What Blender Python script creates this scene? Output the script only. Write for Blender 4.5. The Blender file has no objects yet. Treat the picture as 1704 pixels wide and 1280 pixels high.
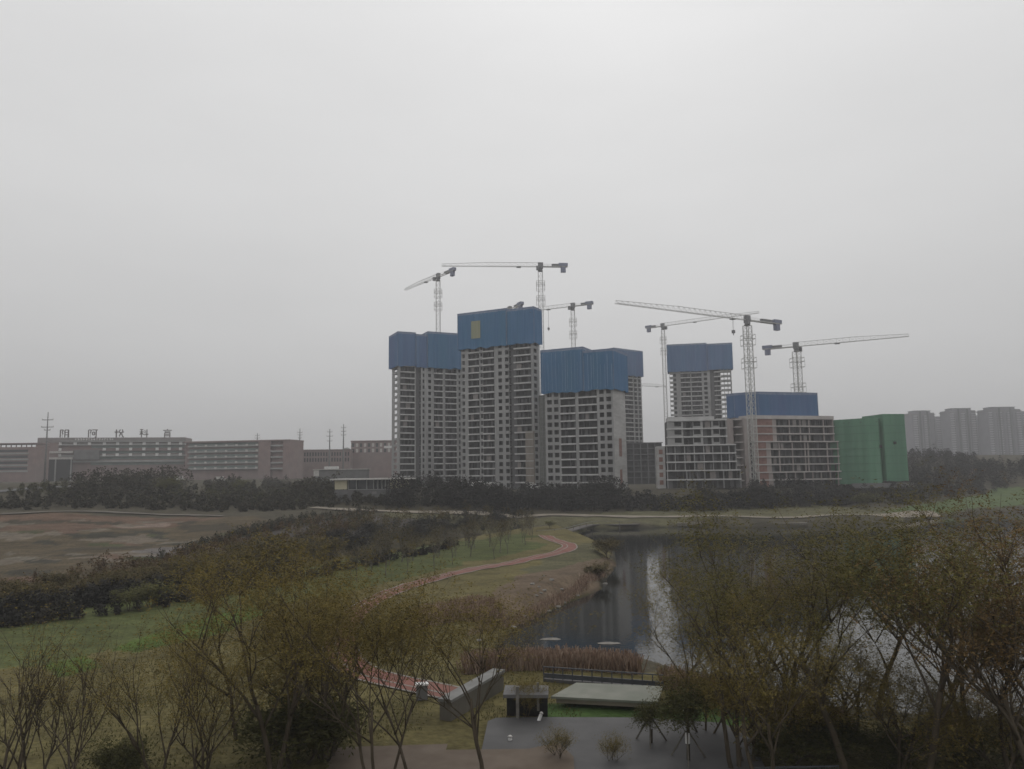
import bpy, math, random
import numpy as np
from mathutils import Vector, Matrix, noise as mnoise

SC = bpy.context.scene
COL = SC.collection
random.seed(7); RNG = np.random.default_rng(7)
R = math.radians

# ------------------------------------------------------------------ camera
CAMZ = 16.5; PITCH = 6.5; ROLL = -0.75; F = 1280.0; CX, CY = 852.0, 640.0
cam_d = bpy.data.cameras.new("camera"); cam = bpy.data.objects.new("camera", cam_d); COL.objects.link(cam)
cam_d.sensor_width = 36.0; cam_d.lens = 36.0 * 1280 / 1704; cam_d.clip_start = 0.5; cam_d.clip_end = 6000
CM = Matrix.Translation((0, 0, CAMZ)) @ Matrix.Rotation(R(90 + PITCH), 4, 'X') @ Matrix.Rotation(R(ROLL), 4, 'Z')
cam.matrix_world = CM; SC.camera = cam
CR = CM.to_3x3(); CRI = CR.inverted()

# ------------------------------------------------------------------ sky, sun, exposure
SUN_EL, SUN_AZ = 42.0, 8.0            # azimuth measured from +Y towards +X
world = bpy.data.worlds.new("World"); SC.world = world; world.use_nodes = True
wn, wl = world.node_tree.nodes, world.node_tree.links
for n in list(wn): wn.remove(n)
def wnode(t, **kw):
    n = wn.new(t)
    for k, v in kw.items(): setattr(n, k, v)
    return n
w_out = wnode('ShaderNodeOutputWorld'); w_bg = wnode('ShaderNodeBackground')
w_sky = wnode('ShaderNodeTexSky', sky_type='NISHITA', sun_disc=False)
w_sky.sun_elevation = R(SUN_EL); w_sky.sun_rotation = R(SUN_AZ); w_sky.dust_density = 5.0; w_sky.air_density = 1.5
w_hsv = wnode('ShaderNodeHueSaturation'); w_hsv.inputs['Saturation'].default_value = 0.06; w_hsv.inputs['Value'].default_value = 0.55
wl.new(w_sky.outputs[0], w_hsv.inputs['Color'])
w_tc = wnode('ShaderNodeTexCoord'); w_sep = wnode('ShaderNodeSeparateXYZ'); wl.new(w_tc.outputs['Generated'], w_sep.inputs[0])
# overcast cloud deck: darker towards the horizon, brighter overhead and where the sun is behind it
w_ramp = wnode('ShaderNodeValToRGB'); wl.new(w_sep.outputs['Z'], w_ramp.inputs[0])
cr = w_ramp.color_ramp
cr.elements[0].position = 0.0; cr.elements[0].color = (.475, .474, .473, 1)
cr.elements[1].position = 1.0; cr.elements[1].color = (.80, .805, .82, 1)
for p, v in ((.07, .515), (.16, .585), (.30, .66), (.42, .70), (.55, .725)):
    e = cr.elements.new(p); e.color = (v, v, v * 1.003, 1)
w_dot = wnode('ShaderNodeVectorMath', operation='DOT_PRODUCT'); wl.new(w_tc.outputs['Generated'], w_dot.inputs[0])
sd = Vector((math.sin(R(SUN_AZ)) * math.cos(R(SUN_EL)), math.cos(R(SUN_AZ)) * math.cos(R(SUN_EL)), math.sin(R(SUN_EL))))
w_dot.inputs[1].default_value = sd
w_lobe = wnode('ShaderNodeMapRange'); wl.new(w_dot.outputs['Value'], w_lobe.inputs[0])
w_lobe.interpolation_type = 'SMOOTHSTEP'
w_lobe.inputs[1].default_value = 0.1; w_lobe.inputs[2].default_value = 1.05; w_lobe.inputs[3].default_value = 0.90; w_lobe.inputs[4].default_value = 1.0
w_map = wnode('ShaderNodeMapping'); w_map.inputs['Scale'].default_value = (1.0, 1.0, 3.5); wl.new(w_tc.outputs['Generated'], w_map.inputs[0])
w_noi = wnode('ShaderNodeTexNoise'); w_noi.inputs['Scale'].default_value = 2.2; w_noi.inputs['Detail'].default_value = 4; wl.new(w_map.outputs[0], w_noi.inputs['Vector'])
w_nmr = wnode('ShaderNodeMapRange'); wl.new(w_noi.outputs[0], w_nmr.inputs[0]); w_nmr.inputs[1].default_value = .3; w_nmr.inputs[2].default_value = .7
w_nmr.inputs[3].default_value = 0.965; w_nmr.inputs[4].default_value = 1.035
w_m1 = wnode('ShaderNodeMath', operation='MULTIPLY'); wl.new(w_lobe.outputs[0], w_m1.inputs[0]); wl.new(w_nmr.outputs[0], w_m1.inputs[1])
w_m2 = wnode('ShaderNodeMath', operation='MULTIPLY'); wl.new(w_m1.outputs[0], w_m2.inputs[0]); w_m2.inputs[1].default_value = 10.6
w_sc = wnode('ShaderNodeVectorMath', operation='SCALE'); wl.new(w_ramp.outputs[0], w_sc.inputs[0]); wl.new(w_m2.outputs[0], w_sc.inputs['Scale'])
w_mix = wnode('ShaderNodeMix', data_type='RGBA'); w_mix.inputs['Factor'].default_value = 0.05
wl.new(w_sc.outputs[0], w_mix.inputs['A']); wl.new(w_hsv.outputs[0], w_mix.inputs['B'])
wl.new(w_mix.outputs['Result'], w_bg.inputs['Color']); w_bg.inputs['Strength'].default_value = 0.1
wl.new(w_bg.outputs[0], w_out.inputs[0])
sun_d = bpy.data.lights.new("sun", 'SUN'); sun_d.energy = 0.5; sun_d.angle = R(40); sun_d.color = (1, .97, .93)
sun = bpy.data.objects.new("sun", sun_d); COL.objects.link(sun)
sun.rotation_euler = (-sd).to_track_quat('-Z', 'Y').to_euler()
SC.view_settings.view_transform = 'Standard'; SC.view_settings.look = 'None'; SC.view_settings.gamma = 1
SC.view_settings.exposure = 0.0; SC.view_settings.use_curve_mapping = False
SC.cycles.max_bounces = 6; SC.cycles.diffuse_bounces = 3; SC.cycles.glossy_bounces = 3; SC.cycles.transparent_max_bounces = 8
SC.cycles.volume_bounces = 0; SC.cycles.pixel_filter_type = 'BLACKMAN_HARRIS'; SC.cycles.filter_width = 1.55
SC.render.film_transparent = False
HAZE_DENSITY = 0.00042

# ------------------------------------------------------------------ pixel / world helpers
def ray(px, py): return CR @ Vector(((px - CX) / F, -(py - CY) / F, -1.0))
def at(px, py, Y):
    d = ray(px, py); t = Y / d.y
    return Vector((d.x * t, Y, CAMZ + d.z * t))
def atz(px, py, z):
    d = ray(px, py); t = (z - CAMZ) / d.z
    return Vector((d.x * t, d.y * t, z))
def proj(P):
    q = CRI @ (Vector(P) - Vector((0, 0, CAMZ)))
    return CX + F * q.x / -q.z, CY - F * q.y / -q.z
def hit(P, d, px, z):
    """distance along the horizontal direction d from P at which height z shows in column px"""
    t = 0.0
    for _ in range(25):
        g = lambda s: proj((P[0] + d[0] * s, P[1] + d[1] * s, z))[0] - px
        e = 0.05; v = g(t); dv = (g(t + e) - v) / e
        t -= v / dv
    return t

# ------------------------------------------------------------------ mesh builder
class MB:
    def __init__(s): s.v = []; s.f = []
    def box(s, x0, x1, y0, y1, z0, z1):
        x0, x1 = min(x0, x1), max(x0, x1); y0, y1 = min(y0, y1), max(y0, y1); z0, z1 = min(z0, z1), max(z0, z1)
        b = len(s.v)
        s.v += [(x0, y0, z0), (x1, y0, z0), (x1, y1, z0), (x0, y1, z0), (x0, y0, z1), (x1, y0, z1), (x1, y1, z1), (x0, y1, z1)]
        s.f += [(b, b+3, b+2, b+1), (b+4, b+5, b+6, b+7), (b, b+1, b+5, b+4), (b+1, b+2, b+6, b+5), (b+2, b+3, b+7, b+6), (b+3, b, b+4, b+7)]
        return s
    def prism(s, poly, z0, z1):
        b = len(s.v); n = len(poly)
        a = sum(poly[i][0]*poly[(i+1) % n][1] - poly[(i+1) % n][0]*poly[i][1] for i in range(n))
        if a < 0: poly = list(reversed(poly))
        s.v += [(x, y, z0) for x, y in poly] + [(x, y, z1) for x, y in poly]
        s.f += [tuple(range(b+n-1, b-1, -1)), tuple(range(b+n, b+2*n))]
        s.f += [(b+i, b+(i+1) % n, b+n+(i+1) % n, b+n+i) for i in range(n)]
        return s
    def bar(s, p, q, w, h=None, n=4):
        h = h or w
        return s.tube([p, q], [w/2, w/2], n, h / w)
    def tube(s, pts, rad, n=6, asp=1.0):
        pts = [Vector(p) for p in pts]; b = len(s.v)
        for i, p in enumerate(pts):
            d = (pts[min(i+1, len(pts)-1)] - pts[max(i-1, 0)]).normalized()
            up = Vector((0, 0, 1)) if abs(d.z) < .9 else Vector((0, 1, 0))
            a = d.cross(up).normalized(); c = a.cross(d).normalized()
            k = 1.4142 if n == 4 else 1.0
            for j in range(n):
                t = 2*math.pi*(j + .5)/n
                s.v.append(tuple(p + a*(math.cos(t)*rad[i]*k) + c*(math.sin(t)*rad[i]*asp*k)))
        for i in range(len(pts)-1):
            for j in range(n):
                s.f.append((b+i*n+j, b+(i+1)*n+j, b+(i+1)*n+(j+1) % n, b+i*n+(j+1) % n))
        s.f.append(tuple(b+j for j in range(n))); e = b+(len(pts)-1)*n
        s.f.append(tuple(e+n-1-j for j in range(n)))
        return s
    def lathe(s, c, prof, n=14, axis=None):
        """prof: (radius, height) pairs turned about the vertical (or axis) through c"""
        M = Matrix.Translation(c) @ (axis.to_4x4() if axis else Matrix.Identity(4)); b = len(s.v)
        for r, z in prof:
            for j in range(n):
                t = 2*math.pi*j/n; s.v.append(tuple(M @ Vector((r*math.cos(t), r*math.sin(t), z))))
        for i in range(len(prof)-1):
            for j in range(n): s.f.append((b+i*n+j, b+i*n+(j+1) % n, b+(i+1)*n+(j+1) % n, b+(i+1)*n+j))
        s.f.append(tuple(b+n-1-j for j in range(n))); e = b+(len(prof)-1)*n; s.f.append(tuple(e+j for j in range(n)))
        return s
    def mesh(s, name, mat, smooth=False):
        me = bpy.data.meshes.new(name); me.from_pydata(s.v, [], s.f); me.materials.append(mat); me.update()
        if smooth: me.polygons.foreach_set('use_smooth', [True]*len(me.polygons))
        return me
    def build(s, name, mat, parent=None, smooth=False):
        if not s.v: return None
        return link(name, s.mesh(name, mat, smooth), parent)
def link(name, me, parent=None):
    o = bpy.data.objects.new(name, me); COL.objects.link(o)
    if parent is not None: o.parent = parent
    return o
def tag(o, label=None, cat=None, group=None, kind=None):
    for k, v in (('label', label), ('category', cat), ('group', group), ('kind', kind)):
        if v: o[k] = v
    return o
def empty(name, loc, rz=0.0, label=None, cat=None, group=None):
    o = bpy.data.objects.new(name, None); COL.objects.link(o); o.location = loc; o.rotation_euler = (0, 0, rz)
    o.empty_display_size = .5
    return tag(o, label, cat, group)
def quads(name, P4, mat):
    """mesh of loose quads from an array (n,4,3)"""
    n = len(P4); me = bpy.data.meshes.new(name)
    me.vertices.add(n*4); me.vertices.foreach_set('co', P4.reshape(-1).astype(np.float32))
    me.loops.add(n*4); me.loops.foreach_set('vertex_index', np.arange(n*4, dtype=np.int32))
    me.polygons.add(n); me.polygons.foreach_set('loop_start', np.arange(0, n*4, 4, dtype=np.int32))
    me.update(calc_edges=True); me.materials.append(mat)
    return me
def leaf_quads(C, L, W, droop=0.0, rng=RNG, up=0.0):
    """narrow leaf shapes at centres C (n,3)"""
    n = len(C); a = rng.normal(size=(n, 3)); a[:, 2] = a[:, 2]*.6 - droop + up
    a /= np.linalg.norm(a, axis=1)[:, None]
    b = np.cross(a, rng.normal(size=(n, 3))); b /= np.linalg.norm(b, axis=1)[:, None]
    L = (L*rng.uniform(.6, 1.35, n))[:, None]; W = (W*rng.uniform(.6, 1.35, n))[:, None]
    return np.stack([C - a*L*.5, C + b*W*.5, C + a*L*.5, C - b*W*.5], axis=1)

def spray_quads(C, per, L, W, slen, rng):
    """feathery sprays: each centre carries leaves in two rows along a drooping twig"""
    n = len(C); d = rng.normal(size=(n, 3)); d[:, 2] = d[:, 2]*.35 - .25; d /= np.linalg.norm(d, axis=1)[:, None]
    sd_ = np.cross(d, np.array([0, 0, 1.0])); sd_ /= np.linalg.norm(sd_, axis=1)[:, None] + 1e-6
    t = np.linspace(-.5, .5, per)[None, :, None]; sl = (slen*rng.uniform(.6, 1.4, n))[:, None, None]
    P = C[:, None, :] + d[:, None, :]*t*sl; sg = np.where(np.arange(per) % 2, 1., -1.)[None, :, None]
    P = P + rng.normal(size=P.shape)*.045; P[..., 2] -= (t[..., 0]+.5)**2*sl[..., 0]*.25
    a = d[:, None, :]*.7 + sd_[:, None, :]*sg*.8 + rng.normal(size=P.shape)*.3; a /= np.linalg.norm(a, axis=-1)[..., None]
    b = np.cross(a, rng.normal(size=P.shape)*.5 + np.array([0, 0, 1.0])); b /= np.linalg.norm(b, axis=-1)[..., None]
    P = P.reshape(-1, 3); a = a.reshape(-1, 3); b = b.reshape(-1, 3); P = P + a*L*.4
    l = (L*rng.uniform(.6, 1.35, len(P)))[:, None]; w = (W*rng.uniform(.7, 1.3, len(P)))[:, None]
    return np.stack([P - a*l*.5, P + b*w*.5, P + a*l*.5, P - b*w*.5], axis=1)

# ------------------------------------------------------------------ materials
def mat_new(name, rough=.85, spec=.25):
    m = bpy.data.materials.new(name); m.use_nodes = True
    b = m.node_tree.nodes['Principled BSDF']; b.inputs['Roughness'].default_value = rough
    b.inputs['Specular IOR Level'].default_value = spec
    return m, m.node_tree.nodes, m.node_tree.links, b
def mat_noise(name, c1, c2, scale=1.0, stretch=(1, 1, 1), rough=.85, spec=.25, detail=5, bump=0.0, c3=None, scale3=.08, f3=.5, lo=.35, hi=.65):
    m, N, L, b = mat_new(name, rough, spec)
    tc = N.new('ShaderNodeTexCoord'); mp = N.new('ShaderNodeMapping'); mp.inputs['Scale'].default_value = stretch
    L.new(tc.outputs['Object'], mp.inputs[0])
    n = N.new('ShaderNodeTexNoise'); n.inputs['Scale'].default_value = scale; n.inputs['Detail'].default_value = detail
    L.new(mp.outputs[0], n.inputs['Vector'])
    r = N.new('ShaderNodeValToRGB'); r.color_ramp.elements[0].position = lo; r.color_ramp.elements[1].position = hi
    r.color_ramp.elements[0].color = (*c1, 1); r.color_ramp.elements[1].color = (*c2, 1)
    L.new(n.outputs[0], r.inputs[0]); out = r.outputs[0]
    if c3:
        n3 = N.new('ShaderNodeTexNoise'); n3.inputs['Scale'].default_value = scale3; n3.inputs['Detail'].default_value = 3
        L.new(mp.outputs[0], n3.inputs['Vector'])
        mr = N.new('ShaderNodeMapRange'); mr.inputs[1].default_value = .42; mr.inputs[2].default_value = .66; mr.inputs[4].default_value = f3
        L.new(n3.outputs[0], mr.inputs[0])
        mx = N.new('ShaderNodeMix'); mx.data_type = 'RGBA'; L.new(mr.outputs[0], mx.inputs['Factor']); L.new(out, mx.inputs['A'])
        mx.inputs['B'].default_value = (*c3, 1); out = mx.outputs['Result']
    L.new(out, b.inputs['Base Color'])
    if bump:
        bp = N.new('ShaderNodeBump'); bp.inputs['Strength'].default_value = bump; L.new(n.outputs[0], bp.inputs['Height']); L.new(bp.outputs[0], b.inputs['Normal'])
    return m
def mat_leaf(name, c1, c2, c3=None):
    m, N, L, b = mat_new(name, .9, .05)
    g = N.new('ShaderNodeNewGeometry'); r = N.new('ShaderNodeValToRGB')
    r.color_ramp.elements[0].color = (*c1, 1); r.color_ramp.elements[1].color = (*c2, 1)
    if c3: e = r.color_ramp.elements.new(.85); e.color = (*c2, 1); r.color_ramp.elements[2].color = (*c3, 1)
    L.new(g.outputs['Random Per Island'], r.inputs[0]); L.new(r.outputs[0], b.inputs['Base Color'])
    return m
def mat_plain(name, c, rough=.7, spec=.3, metal=0.0):
    k = tuple(x*.86 for x in c); k2 = tuple(min(1, x*1.1) for x in c)
    m = mat_noise(name, k, k2, 1.7, rough=rough, spec=spec); m.node_tree.nodes['Principled BSDF'].inputs['Metallic'].default_value = metal
    return m
M = {}
M['concrete'] = mat_noise('raw_concrete', (.295, .292, .288), (.40, .395, .388), .5, (1, 1, .25), .9, c3=(.23, .227, .222), scale3=.12, f3=.6)
M['slab'] = mat_noise('slab_concrete', (.50, .495, .485), (.60, .592, .58), .4, rough=.9, c3=(.40, .394, .386), scale3=.15)
M['core'] = mat_noise('core_shade_concrete', (.075, .074, .073), (.115, .113, .111), .5, rough=.92)  # concrete darkened in its colour so the open bays look shaded inside
M['recess'] = mat_noise('recess_shade_concrete', (.13, .128, .13), (.18, .177, .178), .35, (1, 1, .2), rough=.92)  # darker copy of the concrete: shade of the recesses put into the colour
M['blank'] = mat_noise('cast_wall', (.42, .412, .40), (.50, .49, .475), .9, (.3, .3, 1.5), .9, c3=(.27, .26, .25), scale3=.2)
M['brick_raw'] = mat_noise('infill_brick', (.21, .115, .095), (.28, .165, .14), .8, rough=.9)
M['brick'] = mat_noise('school_brick', (.235, .175, .165), (.29, .21, .195), .3, rough=.9, c3=(.27, .235, .225), scale3=.04)
M['brick_dark'] = mat_noise('dark_brick', (.215, .165, .158), (.26, .195, .185), .3, rough=.9)  # school brick in a slightly darker tone
M['band'] = mat_noise('grey_render', (.31, .31, .30), (.38, .38, .37), .25, rough=.85)
M['greenband'] = mat_noise('green_grey_glazing', (.16, .20, .185), (.22, .26, .245), .3, rough=.5)
M['white'] = mat_plain('white_paint', (.72, .71, .69))
M['offwhite'] = mat_plain('offwhite_paint', (.55, .53, .50))
M['cream'] = mat_noise('cream_render', (.56, .52, .37), (.64, .59, .43), .4, rough=.9)
M['greywall'] = mat_noise('grey_render_wall', (.155, .152, .15), (.20, .197, .194), .4, rough=.9)
M['glass'] = mat_noise('dark_glass', (.025, .028, .032), (.05, .053, .058), .4, rough=.15, spec=.5)
M['dark'] = mat_plain('void_shade_paint', (.035, .034, .034), .9)  # near-black colour standing in for the shade inside openings
M['net_blue'] = mat_noise('blue_safety_net', (.045, .135, .265), (.085, .185, .335), 1.0, (1.1, 1.1, .05), .85, .1, c3=(.055, .165, .285), scale3=.13, f3=.8, bump=.25)
M['net_blue2'] = mat_noise('faded_blue_safety_net', (.068, .145, .27), (.10, .185, .325), .7, (1, 1, .06), .85, .1, c3=(.09, .14, .275), scale3=.14, f3=.8, bump=.2)
M['net_stripe'] = mat_noise('pale_net_seam', (.17, .27, .42), (.24, .34, .48), 1.0, rough=.8)
M['net_green'] = mat_noise('green_safety_net', (.115, .255, .16), (.16, .31, .205), .5, (1, 1, .1), .8, .15, c3=(.10, .21, .14), scale3=.12, f3=.7, bump=.15)
M['net_rim'] = mat_noise('net_rim', (.15, .20, .30), (.22, .26, .36), 1, rough=.85)  # opaque paler blue imitates sky shining through the single net layer
M['net_yellow'] = mat_noise('olive_net_panel', (.25, .27, .17), (.33, .32, .22), 1.0, (1.5, 1.5, .05), .85)
M['crane'] = mat_plain('crane_paint', (.50, .495, .47), .6)
M['crane_dark'] = mat_plain('crane_machinery', (.22, .22, .225), .6)
M['crane_blue'] = mat_plain('crane_counterweight', (.24, .255, .33), .8)
M['pole'] = mat_plain('pole_concrete', (.22, .218, .215), .85)
M['steel'] = mat_plain('dark_steel', (.07, .075, .085), .5)
M['stone'] = mat_noise('pale_stone', (.17, .158, .14), (.25, .235, .21), 2.5, rough=.9)
M['wood'] = mat_noise('weathered_deck', (.10, .09, .085), (.15, .135, .125), 1.0, (.3, 3, 1), .85)
M['path_red'] = mat_noise('red_asphalt', (.185, .078, .06), (.235, .105, .082), .6, rough=.9, c3=(.175, .10, .078), scale3=.2)
M['path_edge'] = mat_noise('pale_kerb', (.21, .19, .165), (.28, .255, .225), 1.0, rough=.9)
M['path_tan'] = mat_noise('tan_path', (.22, .19, .15), (.29, .25, .20), .4, rough=.9)
M['plaza'] = mat_noise('grey_paving', (.075, .073, .073), (.105, .102, .102), .6, rough=.7, spec=.3, c3=(.06, .058, .056), scale3=.25)
M['plaza_tan'] = mat_noise('brown_paving', (.13, .10, .075), (.17, .135, .105), .7, rough=.9)
M['bark'] = mat_noise('bark', (.065, .052, .036), (.105, .085, .062), 3, (1, 1, .3), .95, .1)
M['bark_pale'] = mat_noise('pale_bark', (.11, .10, .085), (.17, .155, .13), 3, (1, 1, .3), .95, .1)
M['leaf_olive'] = mat_leaf('olive_leaf', (.112, .088, .027), (.185, .146, .047), (.225, .16, .05))
M['leaf_green'] = mat_leaf('green_olive_leaf', (.088, .078, .025), (.145, .126, .042), (.185, .148, .05))
M['leaf_brown'] = mat_leaf('brown_leaf', (.12, .075, .032), (.18, .118, .050), (.205, .145, .07))
M['leaf_dark'] = mat_leaf('dark_evergreen_leaf', (.055, .055, .022), (.095, .09, .036))
M['wood_far'] = mat_leaf('far_woodland_leaf', (.028, .027, .025), (.055, .052, .046), (.075, .068, .055))
M['wood_left'] = mat_leaf('left_woodland_leaf', (.042, .039, .032), (.08, .075, .056), (.115, .105, .066))
M['shrub'] = mat_leaf('scrub_leaf', (.072, .060, .028), (.12, .098, .044), (.16, .11, .055))
M['shrub_yg'] = mat_leaf('yellow_green_leaf', (.085, .085, .032), (.13, .125, .05))
M['shrub_yg2'] = mat_leaf('meadow_leaf', (.06, .058, .034), (.10, .098, .05))
M['hill'] = mat_noise('wooded_hill', (.045, .055, .045), (.075, .085, .065), .12, rough=.95)
M['grass'] = mat_leaf('lawn_blade', (.075, .072, .026), (.135, .115, .048), (.09, .115, .03))
M['brick_pale'] = mat_noise('pale_infill_block', (.20, .182, .172), (.27, .245, .232), .6, rough=.9)
M['rust'] = mat_leaf('rusty_scrub_leaf', (.085, .055, .032), (.13, .088, .05), (.12, .105, .048))
M['reed'] = mat_leaf('dry_reed', (.18, .12, .085), (.33, .24, .18), (.42, .33, .26))
M['tower_far'] = mat_noise('far_tower_render', (.17, .167, .19), (.21, .206, .23), .1, rough=.9)
M['tower_far2'] = mat_noise('far_tower_band', (.38, .377, .40), (.43, .425, .45), .1, rough=.9)
M['signred'] = mat_plain('sign_letter_paint', (.15, .13, .125), .6)
M['orange'] = mat_plain('faded_red_paint', (.33, .11, .08), .7)
M['rubber'] = mat_plain('tyre_rubber', (.03, .03, .03), .9)

def mat_ground():
    m, N, L, b = mat_new('ground_soil_and_grass', .95, .1)
    at_ = N.new('ShaderNodeAttribute'); at_.attribute_name = 'soil'
    tc = N.new('ShaderNodeTexCoord')
    n1 = N.new('ShaderNodeTexNoise'); n1.inputs['Scale'].default_value = .35; n1.inputs['Detail'].default_value = 7; n1.inputs['Roughness'].default_value = .65
    mp = N.new('ShaderNodeMapping'); mp.inputs['Scale'].default_value = (.6, 1.0, 1); L.new(tc.outputs['Object'], mp.inputs[0]); L.new(mp.outputs[0], n1.inputs['Vector'])
    r = N.new('ShaderNodeMapRange'); r.inputs[1].default_value = .3; r.inputs[2].default_value = .7; r.inputs[3].default_value = .62; r.inputs[4].default_value = 1.38
    L.new(n1.outputs[0], r.inputs[0])
    n2 = N.new('ShaderNodeTexNoise'); n2.inputs['Scale'].default_value = 2.6; n2.inputs['Detail'].default_value = 5; L.new(tc.outputs['Object'], n2.inputs['Vector'])
    r2 = N.new('ShaderNodeMapRange'); r2.inputs[1].default_value = .3; r2.inputs[2].default_value = .7; r2.inputs[3].default_value = .75; r2.inputs[4].default_value = 1.25
    L.new(n2.outputs[0], r2.inputs[0])
    mu = N.new('ShaderNodeMath'); mu.operation = 'MULTIPLY'; L.new(r.outputs[0], mu.inputs[0]); L.new(r2.outputs[0], mu.inputs[1])
    sc = N.new('ShaderNodeVectorMath'); sc.operation = 'SCALE'; L.new(at_.outputs['Color'], sc.inputs[0]); L.new(mu.outputs[0], sc.inputs['Scale'])
    L.new(sc.outputs[0], b.inputs['Base Color'])
    bp = N.new('ShaderNodeBump'); bp.inputs['Strength'].default_value = .5; bp.inputs['Distance'].default_value = .3; L.new(n2.outputs[0], bp.inputs['Height']); L.new(bp.outputs[0], b.inputs['Normal'])
    return m
def mat_water():
    m, N, L, b = mat_new('pond_water', .07, .5)
    b.inputs['Base Color'].default_value = (.018, .019, .018, 1); b.inputs['IOR'].default_value = 1.333
    tc = N.new('ShaderNodeTexCoord'); n = N.new('ShaderNodeTexNoise'); n.inputs['Scale'].default_value = 1.6; n.inputs['Detail'].default_value = 3
    L.new(tc.outputs['Object'], n.inputs['Vector'])
    bp = N.new('ShaderNodeBump'); bp.inputs['Strength'].default_value = .06; bp.inputs['Distance'].default_value = .1
    L.new(n.outputs[0], bp.inputs['Height']); L.new(bp.outputs[0], b.inputs['Normal'])
    return m

# ------------------------------------------------------------------ terrain
def w2(pxs, z=0.0): return [tuple(atz(x, y, z)[:2]) for x, y in pxs]
POND = w2([(945, 884), (962, 879), (1000, 880), (1060, 879), (1130, 877), (1240, 878), (1345, 877), (1440, 874), (1500, 868)]) + [(150, 262), (215, 300), (330, 330), (420, 300), (420, 120), (150, 36), (70, 42)] \
    + w2([(1560, 1222), (1400, 1205), (1250, 1165), (1120, 1125), (1060, 1112), (960, 1104), (860, 1106), (826, 1104), (832, 1072), (858, 1042), (905, 1023), (945, 1004), (1000, 981), (1009, 964), (1026, 942), (1022, 917), (1000, 906), (962, 891)])
CANAL = w2([(-260, 1075), (-100, 1048), (0, 1034), (180, 1010), (350, 985), (500, 958), (640, 927), (760, 902), (870, 884), (955, 880)])
CANAL_HW = 3.2
def seg_dist(X, Y, pts, closed):
    d = np.full(X.shape, 1e9); n = len(pts)
    for i in range(n if closed else n-1):
        ax, ay = pts[i]; bx, by = pts[(i+1) % n]; dx, dy = bx-ax, by-ay
        t = np.clip(((X-ax)*dx + (Y-ay)*dy)/(dx*dx+dy*dy+1e-9), 0, 1)
        d = np.minimum(d, np.hypot(X-ax-t*dx, Y-ay-t*dy))
    return d
def inside(X, Y, pts):
    c = np.zeros(X.shape, bool); n = len(pts)
    for i in range(n):
        ax, ay = pts[i]; bx, by = pts[(i+1) % n]
        k = (ay > Y) != (by > Y)
        c ^= k & (X < (bx-ax)*(Y-ay)/((by-ay) if abs(by-ay) > 1e-9 else 1e-9) + ax)
    return c
def sm(t): t = np.clip(t, 0, 1); return t*t*(3-2*t)
FAR_X = np.array([-420, -200] + [p[0] for p in CANAL[1:]] + [90, 140, 200, 330, 700]); FAR_Y = np.array([80, 84] + [p[1] for p in CANAL[1:]] + [226, 250, 292, 325, 330])
o_ = np.argsort(FAR_X); FAR_X, FAR_Y = FAR_X[o_], FAR_Y[o_]
def height(X, Y):
    X = np.asarray(X, float); Y = np.asarray(Y, float)
    far = 9.2 + 5.0*sm((-X-70)/90) + 14*sm((X-105)/90)*sm((Y-330)/170) - 3.0*sm((X-95)/40)*(1-sm((Y-300)/120))
    s = Y - np.interp(X, FAR_X, FAR_Y)
    Lr = 62 + 130*sm((-X-5)/70) + 20*sm((X-100)/60)
    H = 2.0 + (far-2.0)*sm(s/Lr) + .25*np.sin(X*.13+1)*np.sin(Y*.09)
    dp = seg_dist(X, Y, POND, True); ins = inside(X, Y, POND)
    dc = seg_dist(X, Y, CANAL, False) - CANAL_HW
    d = np.minimum(np.where(ins, -dp, dp), dc)
    H = np.where(d < 0, np.maximum(-1.6, d*.45), np.minimum(H, .02 + d*.55))
    return H
def hz(x, y): return float(height(np.array([x]), np.array([y]))[0])
def G(px, py):
    """where the ray through a pixel meets the ground"""
    d = ray(px, py); T = np.linspace(20, 900, 3000)/d.y
    Z = CAMZ + d.z*T; Hh = np.maximum(height(d.x*T, d.y*T), 0); k = np.argmax(Z < Hh)
    t = T[k] if Z[k] < Hh[k] else T[-1]
    return Vector((d.x*t, d.y*t, max(0., float(Hh[k]))))
na, nr = 520, 560
ang = np.radians(np.linspace(-50, 50, na)); rad = 9.0*np.exp(np.linspace(0, math.log(2400/9.0), nr))
A, RR = np.meshgrid(ang, rad); GX, GY = RR*np.sin(A), RR*np.cos(A) - 4.0
GZ = height(GX, GY)
rough_ = np.array([mnoise.noise((x*.05, y*.05, 0))*.5 + mnoise.noise((x*.3, y*.3, 3))*.22 for x, y in zip(GX.ravel(), GY.ravel())]).reshape(GX.shape)
GZ = GZ + rough_*np.clip(GZ-.3, 0, 1)*np.clip((GY-60)/60, .15, 1)
SOIL = np.zeros(GX.shape + (3,)); SOIL[:] = (.070, .062, .043)
jx = np.array([mnoise.noise((x*.12, y*.12, 9))*3.0 for x, y in zip(GX.ravel(), GY.ravel())]).reshape(GX.shape)*np.clip(GY/120, .3, 2)
def paint(px_poly, col, soft=1.0):
    poly = [tuple(G(x, y)[:2]) for x, y in px_poly]
    X, Y = GX + jx*soft, GY + jx*soft*.7
    SOIL[inside(X, Y, poly)] = col
LAWN, GREEN = (.122, .104, .044), (.075, .112, .024)
paint([(-400, 1000), (200, 985), (420, 950), (640, 915), (760, 895), (880, 880), (950, 878), (1030, 930), (1000, 985), (900, 1025), (830, 1060), (850, 1110), (1060, 1115), (1300, 1180), (1900, 1260), (1900, 1700), (-400, 1700)], LAWN)
paint([(-400, 1005), (200, 990), (330, 975), (430, 955), (650, 920), (780, 900), (880, 885), (890, 915), (800, 932), (680, 962), (560, 990), (440, 1010), (330, 1040), (220, 1075), (60, 1110), (-400, 1150)], (.082, .094, .034))
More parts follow.
